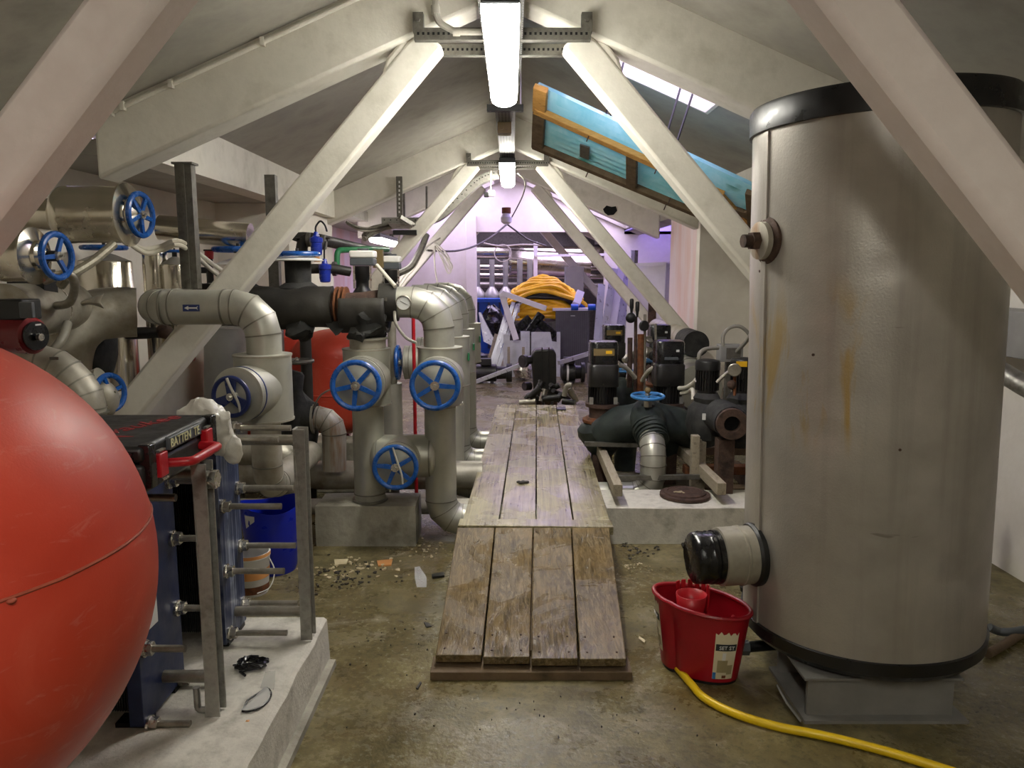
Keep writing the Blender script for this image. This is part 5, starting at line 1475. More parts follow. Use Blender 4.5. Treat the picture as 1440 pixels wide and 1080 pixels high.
def inline_pump(label, x, y, ztop, s=1.0, plate=True):
    t = thing('inline_pump', label, 'pump', (x, y, .28), 'black inline pumps')
    c = Vector((x, y, 0)); z = lambda d: ztop - d * s
    superlathe(MB(), c, [(.095 * s, z(.17)), (.103 * s, z(.165)), (.104 * s, z(.02)), (.098 * s, z(.004)), (.06 * s, z(0))], 40, 6).part('drive_cover', 'black_gloss', t)
    superlathe(MB(), c, [(.108 * s, z(.33)), (.11 * s, z(.325)), (.11 * s, z(.18)), (.1 * s, z(.165))], 40, 7).part('terminal_housing', 'black_motor', t)
    o = MB().cyl(c + V(0, 0, z(.46)), c + V(0, 0, z(.3)), .088 * s, n=32).part('motor', 'black_motor', t)
    fins = MB()
    for k in range(28):
        a = 2 * pi * k / 28; e = Vector((cos(a), sin(a), 0))
        fins.beam(c + e * .095 * s + V(0, 0, z(.455)), c + e * .095 * s + V(0, 0, z(.32)), .004 * s, .022 * s, up=e)
    k_ = fins.part('cooling_fins', 'black_motor', o, smooth=False); k_['kind'] = 'stuff'
    for sx in (-1, 1): MB().box(c + V(sx * .088 * s, -.07 * s, z(.435)), (.028 * s, .02 * s, .05 * s)).part('foot_lug', 'galv', t, smooth=False)
    MB().cyl(c + V(0, 0, z(.485)), c + V(0, 0, z(.462)), .125 * s, n=36).part('motor_flange', 'rust_dark', t)
    MB().lathe(c, (0, 0, 1), [(.1 * s, z(.565)), (.095 * s, z(.55)), (.1 * s, z(.487))], 32).part('lantern', 'rust_dark', t)
    MB().lathe(c, (0, 0, 1), [(.14 * s, z(.605)), (.145 * s, z(.6)), (.145 * s, z(.58)), (.125 * s, z(.572)), (.12 * s, z(.565))], 36).part('pump_flange', 'rusty', t)
    q = MB().lathe(c, (0, 0, 1), [(.07 * s, z(.86)), (.1 * s, z(.82)), (.165 * s, z(.72)), (.18 * s, z(.67)), (.16 * s, z(.62)), (.14 * s, z(.605))], 32); q.bulge(.02, 8, x); q.bulge(.006, 28)
    q.part('lagged_volute', 'foam_green', t)
    MB().bbox(c + V(-.07, -.07, 0), c + V(.07, .07, max(z(.84), .05))).part('foot_block', 'rust_dark', t, smooth=False)
    if plate:
        o = MB().box(c + V(-.005, -.106 * s, z(.075)), (.15 * s, .006, .05 * s)).part('name_plate', 'brown_box', t, smooth=False)
        MB().box(c + V(.03 * s, -.11 * s, z(.075)), (.045 * s, .002, .022 * s)).part('yellow_print', 'yellow_hose', o, smooth=False)
    else:
        MB().box(c + V(.045, -.106 * s, z(.07)), (.022, .004, .016)).part('chip_mark', 'label_white', t, smooth=False)
        MB().box(c + V(.0, -.107 * s, z(.125)), (.1, .003, .02)).part('relief_strip', 'grey_plastic', t, smooth=False)
    return t


yp = 5.62
zt1 = P(848, 479, yp).z
inline_pump('black inline pump with an olive name plate next to the walkway', P(848, 500, yp).x, yp, zt1)
inline_pump('black inline pump with a white chip mark beside the light blue wheel', P(940, 500, yp).x, yp, zt1 + .005, plate=False)
inline_pump('black inline pump standing behind the name-plate pump', P(863, 460, 6.9).x, 6.9, P(863, 456, 6.9).z, .92)
inline_pump('black inline pump behind the pump with the chip mark', P(927, 460, 6.9).x, 6.9, P(927, 456, 6.9).z, .92, plate=False)

# timbers and steel angles that carry them
for lab, a, b_ in (('wet timber bearer on the walkway side of the pump pit', PZ(869, 690, .32), PZ(838, 618, .32)), ('dark timber bearer on the tank side of the pump pit', PZ(1015, 688, .32), PZ(948, 622, .32))):
    MB().beam(a, b_, .055, .075).thing('timber_bearer', 'wood_grey', lab, 'timber', 'timber bearers of the pump pit', smooth=False, bevel=.004)
    for p in (a, b_):
        pass
q = MB().beam(P(862, 672, 4.9), P(1016, 670, 4.9), .03, .03); q.thing('steel_angle', 'galv_dark', 'thin slotted steel angle lying across the two timber bearers', 'angle iron', smooth=False)
q = MB().beam(P(822, 624, 5.35), P(905, 626, 5.35), .03, .03); q.thing('steel_angle', 'galv_dark', 'steel angle across the bearer below the name-plate pump', 'angle iron', smooth=False)
MB().bbox((.58, 5.3, 0), (1.65, 5.9, .05)).thing('pit_slab', 'dirt', 'dark dirty slab at the bottom of the pump pit', 'slab', smooth=False)

# white pipe from under the walkway up to the lagged valve
xw = P(921, 650, 4.9).x
t = thing('white_elbow_pipe', 'pale clad pipe rising from the floor into the black lagged valve', 'pipe', (xw, 4.9, .1))
clad_pipe(t, [(.2, 4.98, .14), (xw, 4.98, .14), (xw, 4.95, P(921, 635, 4.95).z), P(912, 598, 5.2)], .084, .13, 'clad', n=3, name='pipe')
vc = P(910, 592, 5.25)
t = thing('lagged_tee_valve', 'black lagged tee valve with a light blue handwheel between the pumps', 'valve', vc + V(0, 0, -.2))
q = MB().tube(smooth_path([P(919, 622, 5.06), P(914, 606, 5.14), P(911, 594, 5.25), P(909, 584, 5.4)], 5), [.098] * 5 + [.115] * 5 + [.125] * 6, 28); q.bulge(.008, 14); q.part('lagging', 'foam_green', t)
q = MB().tube(smooth_path([P(848, 612, 5.5), P(872, 598, 5.42), P(905, 590, 5.38), P(945, 596, 5.42), P(972, 606, 5.5)], 5), [.13] * 21, 28); q.bulge(.02, 8); q.part('tee_lagging', 'foam_green', t)
for k in range(5):
    p0 = P(919 - 1.7 * k, 620 - 4.5 * k, 5.06 + .025 * k); d = (P(912, 600, 5.18) - P(919, 620, 5.06))
    MB().torus(p0, d, .1 + .003 * k, .007, 32, 6).part('wrap_ridge', 'foam_green', t)
q = MB().lathe(P(911, 588, 5.25), (0, 0, 1), [(.085, 0), (.075, .05), (.05, .07), (.045, .1)], 24); q.bulge(.006, 20); q.part('bonnet', 'foam', t)
MB().cyl(P(911, 572, 5.2), P(911, 560, 5.2), .03, n=6).part('gland_nut', 'steel', t)
handwheel(t, P(911, 557, 5.2), (0, -.06, 1), .108, 5, 'light_blue', rt=.011)
MB().ell(P(911, 549, 5.2), (.022, .022, .022), 14, 10).part('spindle_knob', 'brown_box', t)

# gauge manifold between the pumps
t = thing('gauge_manifold', 'cluster of thin rusty pipes and gauges between the four pumps', 'manifold', P(900, 560, 5.95))
for i, (u, v0, v1_, r, m) in enumerate(((900, 565, 470, .026, 'rusty'), (906, 560, 442, .011, 'steel'), (893, 555, 445, .013, 'rust_dark'), (885, 545, 475, .02, 'rust_dark'), (921, 545, 455, .009, 'steel'))):
    MB().tube([P(u, v0, 5.95), P(u + 1, v1_, 5.95)], r, 10).part('thin_pipe', m, t)
MB().ell(P(887, 447, 5.9), (.04, .03, .04), 18, 12).part('black_knob', 'black', t)
for u, v in ((888, 432), (896, 436)): MB().lathe(P(u, v + 10, 5.95), (0, 0, 1), [(.008, 0), (.012, .04), (.016, .05), (.016, .11), (.01, .12)], 14).part('air_vent', 'black', t)
for u, v in ((904, 458), (918, 500)):
    o = MB().lathe(P(u, v, 5.9), (.5, -1, 0), [(.035, 0), (.04, .004), (.04, .025), (.036, .028), (0, .026)], 24).part('pressure_gauge', 'black', t)
for (u, v, sx) in ((896, 500, .05), (910, 495, .045), (884, 505, .05), (902, 520, .06), (915, 520, .05), (890, 530, .055), (898, 480, .035), (912, 478, .03)):
    q = MB().ell(P(u, v, 5.98), (sx, .04, sx * .8), 14, 10); q.bulge(.02, 22, u); q.part('fitting', 'rust_dark' if (u % 2) else 'steel', t)
for pp in ([P(868, 512, 5.7), P(880, 517, 5.75), P(893, 531, 5.85)], [P(924, 515, 5.6), P(912, 522, 5.75), P(903, 535, 5.9)]):
    MB().tube(smooth_path(pp), .017, 10).part('grey_hose', 'cable_white', t)
MB().cyl(P(867, 511, 5.7), P(871, 513, 5.7), .024, n=12).part('hose_union', 'bright_steel', t)
MB().cyl(P(921, 516, 5.6), P(925, 514, 5.6), .024, n=12).part('hose_union', 'bright_steel', t)
for u, v, lab in ((876, 521, 'light blue flat handwheel tucked behind the name-plate pump'), (906, 507, 'light blue flat handwheel among the thin rusty pipes')):
    w_ = thing('small_valve', lab, 'valve', P(u, v + 8, 6.25))
    MB().cyl(P(u, v + 25, 6.25), P(u, v, 6.25), .03, n=14).part('stem', 'foam', w_)
    handwheel(w_, P(u, v, 6.25), (0, 0, 1), .08, 4, 'light_blue')
_p = P(880, 560, 6.2); q = MB().lathe((_p.x, 6.2, 0), (0, 0, 1), [(.09, 0), (.1, _p.z - .2), (.17, _p.z - .08), (.17, _p.z + .06), (.1, _p.z + .16), (.02, _p.z + .18)], 24); q.bulge(.03, 7); q.thing('lagged_pipe', 'foam_green', 'black lagged pipe bulging behind the light blue tee wheel', 'pipe')

# finned pumps beside the tank
def finned_pump(label, u, vt, vb, y, r, box=True):
    c = P(u, vb, y); zt_ = P(u, vt, y).z; zb_ = c.z
    t = thing('finned_pump', label, 'pump', (c.x, y, zb_ - .4), 'finned pump motors beside the tank')
    o = MB().cyl((c.x, y, zb_), (c.x, y, zt_ - .06), r * .84, n=32).part('motor', 'black_motor', t)
    for k in range(26):
        a = 2 * pi * k / 26; e = Vector((cos(a), sin(a), 0)); p = Vector((c.x, y, 0)) + e * r * .9
        MB().beam(p + V(0, 0, zb_ + .02), p + V(0, 0, zt_ - .07), .006, r * .22, up=e).part('fin', 'black_motor', o, smooth=False)
    MB().lathe((c.x, y, zt_ - .07), (0, 0, 1), [(r * 1.05, 0), (r * 1.06, .045), (r * .98, .062), (r * .5, .07), (0, .07)], 36).part('fan_cover', 'black', t)
    q = MB().lathe((c.x, y, zb_), (0, 0, 1), [(r * .9, 0), (r * 1.2, -.03), (r * 1.1, -.06), (r * 1.5, -.1), (r * 1.7, -.2), (r * 1.5, -.3), (r * .8, -.36)], 32); q.bulge(.014, 10, u); q.part('lagged_volute', 'foam', t)
    return t
fp5 = finned_pump('black finned pump motor left of the pressure gauge by the silver tank', 994, 505, 552, 5.1, .078)
fp6 = finned_pump('black finned pump motor half hidden behind the silver tank', 1045, 503, 552, 5.0, .085)
MB().box(P(1043, 512, 4.9), (.07, .004, .035)).part('yellow_plate', 'yellow_hose', fp6, smooth=False)
t = thing('flanged_suction_pipe', 'black lagged pipe end with an open round flange beside the tank', 'pipe', P(1030, 640, 4.7))
fc = P(1030, 597, 4.62)
MB().lathe(fc, (-.12, -1, 0), [(.045, -.1), (.05, .0), (.095, .0), (.098, -.012), (.098, -.03), (.085, -.035)], 40, cap=False).part('open_flange', 'rust_dark', t)
MB().cyl(fc + V(.012, .11, 0), fc + V(.006, .05, 0), .06, n=28).part('bore', 'dark_hole', t)
q = MB().tube([fc + V(0.002, .03, 0), fc + V(.015, .12, 0), fc + V(.0, .3, .0)], [.104, .108, .108], 30, cap=False); q.bulge(.008, 14); q.part('lagging', 'foam', t)
MB().bbox((fc.x - .05, 4.72, .0), (fc.x + .05, 4.82, fc.z - .12)).part('stand', 'rust_dark', t, smooth=False)
MB().box(P(990, 586, 4.85), (.02, .01, .04)).part('bright_tag', 'label_white', t, smooth=False)
tb = P(1026, 496, 5.45); t = thing('terminal_box', 'grey sheet-metal terminal box on a post between the finned pump motors', 'box', (tb.x, 5.45, 0))
MB().box(tb, (.16, .12, .12)).part('box_body', 'grey_duct', t, smooth=False, bevel=.006)
MB().box(tb + V(.01, -.062, .0), (.1, .006, .08)).part('cover', 'galv_dark', t, smooth=False)
MB().bbox((tb.x - .02, 5.45, .0), (tb.x + .02, 5.49, tb.z - .06)).part('post', 'galv_dark', t, smooth=False)
o = MB().lathe(P(1033, 520, 4.85), (-.3, -1, 0), [(.038, 0), (.042, .004), (.042, .02), (.036, .024), (0, .022)], 24)
t = thing('pressure_gauge', 'round white pressure gauge on a brass stem beside the tank', 'gauge', P(1033, 556, 4.87)); o.part('gauge_body', 'steel', t)
MB().cyl(P(1033, 556, 4.87), P(1033, 526, 4.87), .01, n=10).part('stem', 'rusty', t)
MB().ell(P(1029, 541, 4.87), (.03, .025, .03), 16, 10).part('valve_body', 'rust_dark', t)
for i, (pp, r, m, lab) in enumerate((
    ([P(1017, 487, 5.4), P(1017, 472, 5.4), P(1026, 461, 5.4), P(1040, 459, 5.4), P(1052, 468, 5.4), P(1056, 480, 5.4)], .013, 'cable_grey', 'grey conduit hoop above the terminal box'),
    ([P(983, 505, 5.2), P(984, 497, 5.2), P(992, 491, 5.25), P(1010, 489, 5.3)], .014, 'cable_grey', 'grey conduit bend over the left finned pump motor'),
    ([P(1032, 498, 5.42), P(1048, 482, 5.3), P(1056, 470, 5.2)], .014, 'cable_grey', 'short slanting grey conduit next to the tank'),
    ([P(955, 546, 5.4), P(965, 545, 5.3), P(976, 538, 5.15), P(979, 534, 5.1)], .016, 'cable_white', 'grey flexible hose joining the two pump groups, upper strand'),
    ([P(958, 553, 5.4), P(968, 551, 5.3), P(974, 548, 5.15), P(975, 562, 5.1)], .014, 'cable_white', 'grey flexible hose joining the two pump groups, lower strand'),
    ([P(1008, 538, 4.95), P(1018, 528, 4.95), P(1026, 522, 4.95)], .012, 'steel', 'thin steel rod slanting beside the pressure gauge'))):
    MB().tube(smooth_path(pp, 5), r, 10).thing('conduit', m, lab, 'conduit')
for i, (u, w_) in enumerate(((978, .05), (986, .06))):
    a = P(u, 612, 4.95 + .07 * i); MB().bbox((a.x - w_ / 2, a.y - .03, 0), (a.x + w_ / 2, a.y + .03, a.z - .02 * i)).thing('timber_post', 'wood_grey', ['rough grey timber post under the finned pumps', 'wider rough timber post right under the finned pump'][i], 'post', smooth=False, bevel=.004)
for i in range(4):
    y = 5.0 + .28 * i; z = .12 + .075 * i
    MB().bbox((1.22, y, z), (2.1, y + .09, z + .06)).thing('rusty_rail', 'rusty' if i % 2 else 'wood_dark', ['rusty steel rail lowest under the finned pumps', 'brown timber rail above the lowest rusty rail', 'rusty steel rail third up under the finned pumps', 'brown timber rail just below the finned pumps'][i], 'rail', smooth=False, bevel=.004)
for i, x in enumerate((1.75, 2.0)):
    MB().bbox((x, 4.96, 0), (x + .06, 6.0, .12)).thing('rail_sleeper', 'rust_dark', ['dark sleeper beam under the rusty rails behind the tank', 'dark sleeper beam under the rusty rails nearer the wall'][i], 'beam', smooth=False)

# clad pipe on the right wall, beyond the pumps
t = thing('wall_pipe', 'large dusty silver pipe with a dark open end near the right wall', 'pipe', P(960, 500, 7.5))
MB().cyl(P(977, 483, 7.3), P(925, 462, 9.2), .12, n=32).part('pipe', 'clad_old', t)
MB().cyl(P(979, 484, 7.24), P(966, 479, 7.6), .125, n=32).part('dark_end', 'foam', t)
t = thing('floor_duct', 'pale dusty duct lying along the right wall behind the pumps', 'duct', P(960, 590, 7.2))
MB().cyl((1.62, 6.6, .62), (1.75, 8.3, .62), .2, n=32).part('duct_body', 'clad', t)
MB().torus((1.66, 7.1, .62), (.13, 1.7, 0), .202, .006, 40, 6).part('seam_band', 'seam', t)
for y in (6.8, 8.0): MB().bbox((1.55, y, 0), (1.85, y + .08, .44)).part('saddle', 'galv_dark', t, smooth=False)

# ================================================================== FAR END
def bar(label, p0, p1, w_, h_, m='alu', name='metal_bar', cat='bar', group=None, up=(0, 1, 0)):
    p0, p1 = Vector(p0), Vector(p1)
    if name.startswith('leaning') or name == 'lath': p0.z = .03
    t = thing(name, label, cat, p0 if p0.z < p1.z else p1, group)
    MB().beam(p0, p1, w_, h_, up=up).part('bar', m, t, smooth=False)
    return t


# dark block of a dismantled pump at the end of the walkway
c = P(766, 530, 9.1)
t = thing('scrap_pump', 'dark grey dismantled pump casing standing upright past the walkway end', 'pump', (c.x, 9.1, 0))
x0, x1, z0, z1 = P(747, 0, 9.1).x, P(784, 0, 9.1).x, 0.0, P(766, 489, 9.1).z
q = MB().prism([(x0 + .05, 8.95, 0.1), (x1 + .02, 8.95, 0.1), (x1 + .01, 8.95, z1 - .05), (x1 - .03, 8.95, z1), (x0 + .06, 8.95, z1 - .01), (x0 + .01, 8.95, z1 - .08)], (0, .25, 0))
q.part('casing', 'black_motor', t, smooth=False, bevel=.02)
MB().bbox((x0 + .02, 8.98, 0), (x1 + .03, 9.18, .12)).part('foot', 'rust_dark', t, smooth=False)
for sx in (-.03, .05): MB().box(((x0 + x1) / 2 + sx + .02, 8.945, .5), (.012, .02, .5)).part('casting_rib', 'black_motor', t, smooth=False)
MB().cyl((x0 + .06, 9.05, z1 - .13), (x0 - .1, 8.9, z1 - .14), .05, n=18).part('nozzle', 'black_motor', t)
MB().cyl((x0 - .06, 8.93, z1 - .14), (x0 - .09, 8.9, z1 - .14), .075, n=18).part('nozzle_flange', 'black', t)
MB().cyl((x0 + .0, 9.05, .28), (x0 - .07, 9.0, .28), .05, n=18).part('nozzle', 'black', t)

# heap of pipe fittings, each a thing of its own
random.seed(21)
kinds = ['short black pipe stub', 'dark elbow fitting', 'dull steel coupling', 'black rubber sleeve', 'dark tee fitting', 'grey bent tube', 'steel reducer', 'black flange ring']
spots = [(752, 552, 40, .16), (746, 560, 10, .12), (764, 556, 75, .14), (775, 560, 5, .2), (784, 553, -20, .15), (797, 548, 70, .16), (806, 556, -60, .17), (770, 566, 0, .3), (758, 545, 60, .15), (790, 562, 20, .12), (742, 566, 5, .18), (800, 566, -10, .15), (780, 545, 30, .12)]
tails = ['leaning on the heap past the walkway', 'at the walkway end beside the heap', 'under the heap of fittings', 'lying across the heap of fittings', 'on the pump side of the heap', 'standing upright in the heap', 'sloping down the heap of fittings', 'at the foot of the heap', 'behind the heap of fittings', 'in the middle of the heap', 'on the pipe side of the heap', 'at the far corner of the heap', 'on top of the heap of fittings']
for i, (u, v, ang, L) in enumerate(spots):
    k = i % len(kinds); y = 8.35 + .25 * ((i * 7) % 5) / 5
    c = P(u, v, y); c.z = max(c.z, .045); a = R(ang); d = Vector((cos(a), .3 * sin(i), sin(a))).normalized() * L / 2
    if c.z - abs(d.z) < .03: c.z = abs(d.z) + .035
    q = MB()
    if k in (1, 5): q.tube(smooth_path([c - d, c + V(0, 0, .04), c + d + V(.03, 0, -.02)]), .028, 12)
    elif k in (4,): q.cyl(c - d, c + d, .032, n=16); q.cyl(c, c + V(-.05, -.06, .04), .026, n=14)
    elif k == 7: q.torus(c, V(.3, -1, .4), .055, .016, 28, 8)
    elif k == 6: q.cyl(c - d, c + d, .045, .025, n=18)
    else: q.cyl(c - d, c + d, .036, n=18); q.cyl(c + d * .8, c + d, .046, n=18)
    t = thing('pipe_fitting', kinds[k] + ' ' + tails[i], 'fitting', (c.x, c.y, max(0, c.z - .1)), 'scrap fittings past the walkway')
    q.part('fitting_body', 'steel' if k in (2, 6) else ('cable_grey' if k == 5 else 'black_motor'), t)

# motors on the floor
for lab, u0, u1, v, y, r in (('black electric motor lying on the far floor by the pink wall opening', 664, 720, 506, 11.3, .13), ('black electric motor lying in front of the grey ribbed cabinet', 788, 822, 506, 11.3, .14)):
    a, b_ = P(u0, v, y), P(u1, v, y); z = r + .02
    t = thing('electric_motor', lab, 'motor', ((a.x + b_.x) / 2, y, 0), 'motors on the far floor')
    L = b_.x - a.x
    MB().lathe((a.x, y, z), (1, 0, .0), [(r * .5, 0), (r * .9, .02), (r, .05), (r, L * .6), (r * .75, L * .62), (r * .7, L * .85), (r * 1.05, L * .86), (r * 1.05, L), (0, L)], 28).part('body', 'black_motor', t)
    MB().box((a.x + L * .35, y - .05, z + r + .04), (.16, .14, .1)).part('terminal_box', 'black', t, bevel=.01)
    for f_ in (.2, .5): MB().box((a.x + L * f_, y, .02), (.05, .2, .04)).part('foot', 'black', t, smooth=False)
    if u0 > 700: MB().lathe((a.x + L * .25, y, z), (1, 0, 0), [(r * 1.01, 0), (r * 1.01, .03)], 28).part('white_band', 'label_white', t)
q = MB().lathe(P(735, 512, 11.6) * 1.0, (0, 0, 1), [(.02, -.2), (.13, -.18), (.15, -.05), (.1, .05), (.05, .1)], 22); q.bulge(.03, 9); q.v = [p + V(0, 0, .22 - P(735, 512, 11.6).z) for p in q.v]
q.thing('scrap_casting', 'bright_steel', 'bright round casting among the scrap on the far floor', 'casting')

bar('long grey bar lying slantwise over the left floor motor', P(658, 541, 10.6), P(748, 507, 10.6), .05, .06, 'alu')
bar('silver bar lying over the right floor motor', P(786, 510, 11.0), P(842, 493, 11.4), .06, .06, 'alu')

# white cut panels in front of the heap
zz = lambda v, y: P(720, v, y).z
yq = 11.95
def panel(label, pts, y, th, m='grey_panel'):
    q = MB().prism([(P(u, v, y).x, y, max(P(u, v, y).z, .0)) for u, v in pts], (0, th, 0)); return q.thing('cut_panel', m, label, 'panel', 'cut panels', smooth=False)
panel('pale grey cut-out panel with two notches propped before the black scrap', [(708, 530), (708, 470), (717, 470), (717, 479), (732, 479), (732, 466), (745, 466), (745, 530)], yq, .03)
panel('pale grey cut-out panel with one notch next to the ribbed cabinet', [(747, 530), (747, 467), (774, 467), (776, 480), (783, 481), (783, 467), (788, 467), (788, 530)], yq + .04, .03)
for i, u in enumerate((713, 735)):
    MB().bbox((P(u, 0, 11.8).x, 11.8, 0), (P(u + 4, 0, 11.8).x, 11.84, P(u, 488, 11.8).z)).thing('timber_stake', 'wood_grey', ['grey stake standing before the notched panel, nearer the wall opening', 'grey stake standing before the notched panel, nearer the pump casing'][i], 'stake', smooth=False)
# grey ribbed cabinet
xa, xb, yc_ = P(785, 0, 12.4).x, P(836, 0, 12.4).x, 12.4
zt_ = P(800, 437, yc_).z
t = thing('ribbed_cabinet', 'dark grey vertically ribbed metal cabinet with a white top board', 'cabinet', ((xa + xb) / 2, yc_, 0))
MB().bbox((xa, yc_ + .02, 0), (xb, yc_ + .45, zt_)).part('body', 'grey_corrugated', t, smooth=False)
for k in range(17):
    x = xa + .012 + (xb - xa - .02) * k / 17
    MB().bbox((x, yc_ - .004, .03), (x + .018, yc_ + .02, zt_ - .03)).part('rib', 'grey_corrugated', t, smooth=False)
MB().bbox((xa - .05, yc_ - .02, zt_), (xb + .05, yc_ + .5, zt_ + .04)).part('top_board', 'white_board', t, smooth=False)
MB().box(((xa + xb) / 2, yc_ - .008, zt_ - .08), (.07, .006, .015)).part('name_badge', 'label_white', t, smooth=False)
for i, u in enumerate((808, 832)): MB().cyl(P(u - 5, 432, 12.35) * 1.0, P(u + 5, 432, 12.35), .05, n=16).thing('blue_canister', 'blue_machine', ['small blue canister on the white cabinet top, beside the white stub', 'small blue canister on the white cabinet top by the leaning channels'][i], 'canister', 'blue canisters')
bar('short thick white stub leaning on the ribbed cabinet top', P(810, 428, 12.5), P(816, 411, 12.6), .12, .12, 'white_board')

# scrap crate and black things below the hoses
MB().bbox((P(712, 0, 12.6).x, 12.4, 0), (P(784, 0, 12.6).x, 13.3, P(740, 452, 12.4).z)).thing('scrap_crate', 'galv_dark', 'dark crate heaped with scrap under the yellow hoses', 'crate', smooth=False)
for i, (u, v, ang) in enumerate(((733, 458, 40), (752, 455, 55), (768, 462, -40))):
    c = P(u, v, 12.2); MB().box(c, (.38, .12, .14), Matrix.Rotation(R(-ang), 3, 'Y')).thing('black_casing', 'black_gloss', ['black plastic casing tilted under the yellow hoses, by the white frame', 'black plastic casing tilted in the middle of the scrap crate', 'black plastic casing tilted the other way next to the ribbed cabinet'][i], 'casing', 'black casings', smooth=False, bevel=.02)

# the hose pile: every coil a thing
random.seed(5)
hp0 = P(765, 430, 12.75)
labs = ['top yellow hose coil of the pile', 'second yellow hose coil from the top of the pile', 'third yellow hose coil from the top, above the black one', 'black hose coil running through the yellow pile', 'blue hose coil peeping from the yellow pile', 'yellow hose coil below the black coil', 'yellow hose coil in the middle of the pile', 'yellow hose coil low in the pile', 'lowest wide yellow hose coil of the pile', 'yellow hose coil drooping over the crate, upper', 'yellow hose coil drooping over the crate, lower']
spec = [(764, 397, .5, .09, 0), (765, 403, .6, .11, 0), (766, 410, .66, .12, 0), (764, 416, .6, .1, 1), (784, 418, .45, .09, 2), (766, 422, .5, .1, 0), (768, 431, .55, .07, 0), (766, 438, .58, .05, 0), (770, 445, .6, .03, 0), (742, 448, .3, .04, 0), (748, 455, .3, .03, 0)]
for i, (u, v, Rr, sag, kind) in enumerate(spec):
    c = P(u, v, 12.8); t = thing('hose_coil', labs[i], 'hose', c + V(0, 0, -.1), 'hoses in the pile')
    for w_ in range(3):
        pts = []
        for k in range(40):
            a = 2 * pi * k / 40; rr = Rr * (1 + .05 * sin(3 * a + i)) - .07 * w_
            pts.append(c + V(rr * cos(a), rr * .55 * sin(a), -sag * (abs(cos(a)) ** 2.2) * 2.0 + .04 * w_ + .02 * sin(5 * a + i * 2)))
        MB().tube(pts, .034, 8, closed=True).part('hose_turn', ('yellow_hose', 'black', 'blue_machine')[kind], t)
# white frame and leaning bars, left of the heap
bar('white window-frame bar sloping over the scrap crate', P(706, 412, 12.0), P(768, 434, 11.9), .08, .08, 'white_board')
bar('white window-frame bar standing at the left of the sloping one', P(705, 412, 12.05), P(726, 478, 11.9), .09, .08, 'white_board')
for i, (u0, v0, u1, v1_) in enumerate(((692, 512, 722, 425), (698, 512, 728, 428), (687, 508, 712, 440), (683, 515, 698, 470))):
    bar(['mauve grey aluminium extrusion leaning left of the heap, foremost', 'mauve grey aluminium extrusion leaning next to the foremost one', 'pale aluminium extrusion leaning behind the mauve ones', 'short wooden lath leaning beside the aluminium extrusions'][i], P(u0, v0, 12.1 + .05 * i), P(u1, v1_, 12.3 + .05 * i), .06, .05, 'alu' if i < 3 else 'wood_grey', 'leaning_extrusion', 'extrusion', 'leaning extrusions left of the heap')
bar('white post standing in the middle of the scrap heap', P(728, 470, 12.6), P(729, 423, 12.6), .05, .05, 'white_board')
# leaning channels right of the cabinet
for i, (u0, v0, u1, v1_, m) in enumerate(((840, 505, 864, 378, 'alu'), (851, 508, 874, 372, 'white_board'), (862, 508, 884, 374, 'alu'), (871, 505, 892, 366, 'alu'), (836, 500, 846, 400, 'alu'))):
    bar(['tall silver channel leaning against the right, nearest the ribbed cabinet', 'tall white channel leaning between two silver ones', 'tall silver channel leaning third from the cabinet', 'tall silver channel leaning beside the blue sheet', 'thin silver channel leaning behind the ribbed cabinet'][i], P(u0, v0, 11.7 + .06 * i), P(u1, v1_, 12.1 + .06 * i), .11, .05, m, 'leaning_channel', 'channel', 'tall leaning channels')
q = MB().prism([P(872, 515, 12.1), P(903, 515, 12.1), P(906, 392, 12.4), P(882, 392, 12.4)], (0, .03, 0)); q.thing('blue_sheet', 'blue_sheet', 'greyish blue metal sheet leaning behind the tall channels', 'sheet', smooth=False)
t = thing('white_board', 'white framed board leaning beyond the pink right wall', 'board', P(905, 470, 11.2))
_a, _b = P(878, 480, 11.0), P(934, 480, 10.6); _a.z = _b.z = 0
q = MB().prism([_a, _b, P(938, 372, 10.9), P(884, 374, 11.4)], (.02, .03, 0)); q.part('board', 'white_board', t, smooth=False)
MB().beam(P(880, 373, 11.35), P(940, 371, 10.88), .04, .05).part('top_rail', 'white_board', t, smooth=False)
MB().beam(P(935, 470, 10.6), P(939, 371, 10.86), .05, .05, up=(0, 1, 0)).part('side_rail', 'alu', t, smooth=False)
for i, (u0, u1) in enumerate(((886, 890), (891, 895))):
    bar(['silver lath rising behind the white board', 'dark lath rising behind the white board'][i], P(u0, 380, 11.5), P(u1, 352, 11.6), .05, .03, 'galv_dark' if i else 'alu', 'lath', 'lath')
for i, (u, v0, v1_, m) in enumerate(((918, 450, 420, 'rust_dark'), (940, 480, 432, 'wood_dark'), (950, 480, 440, 'rust_dark'))):
    a = P(u, v1_, 10.2); MB().bbox((a.x - .05, 10.2, 0), (a.x + .05, 10.25, a.z)).thing('wall_plank', m, ['dark plank standing below the white board', 'brown plank leaning on the pink wall', 'dark plank at the foot of the pink wall corner'][i], 'plank', smooth=False)

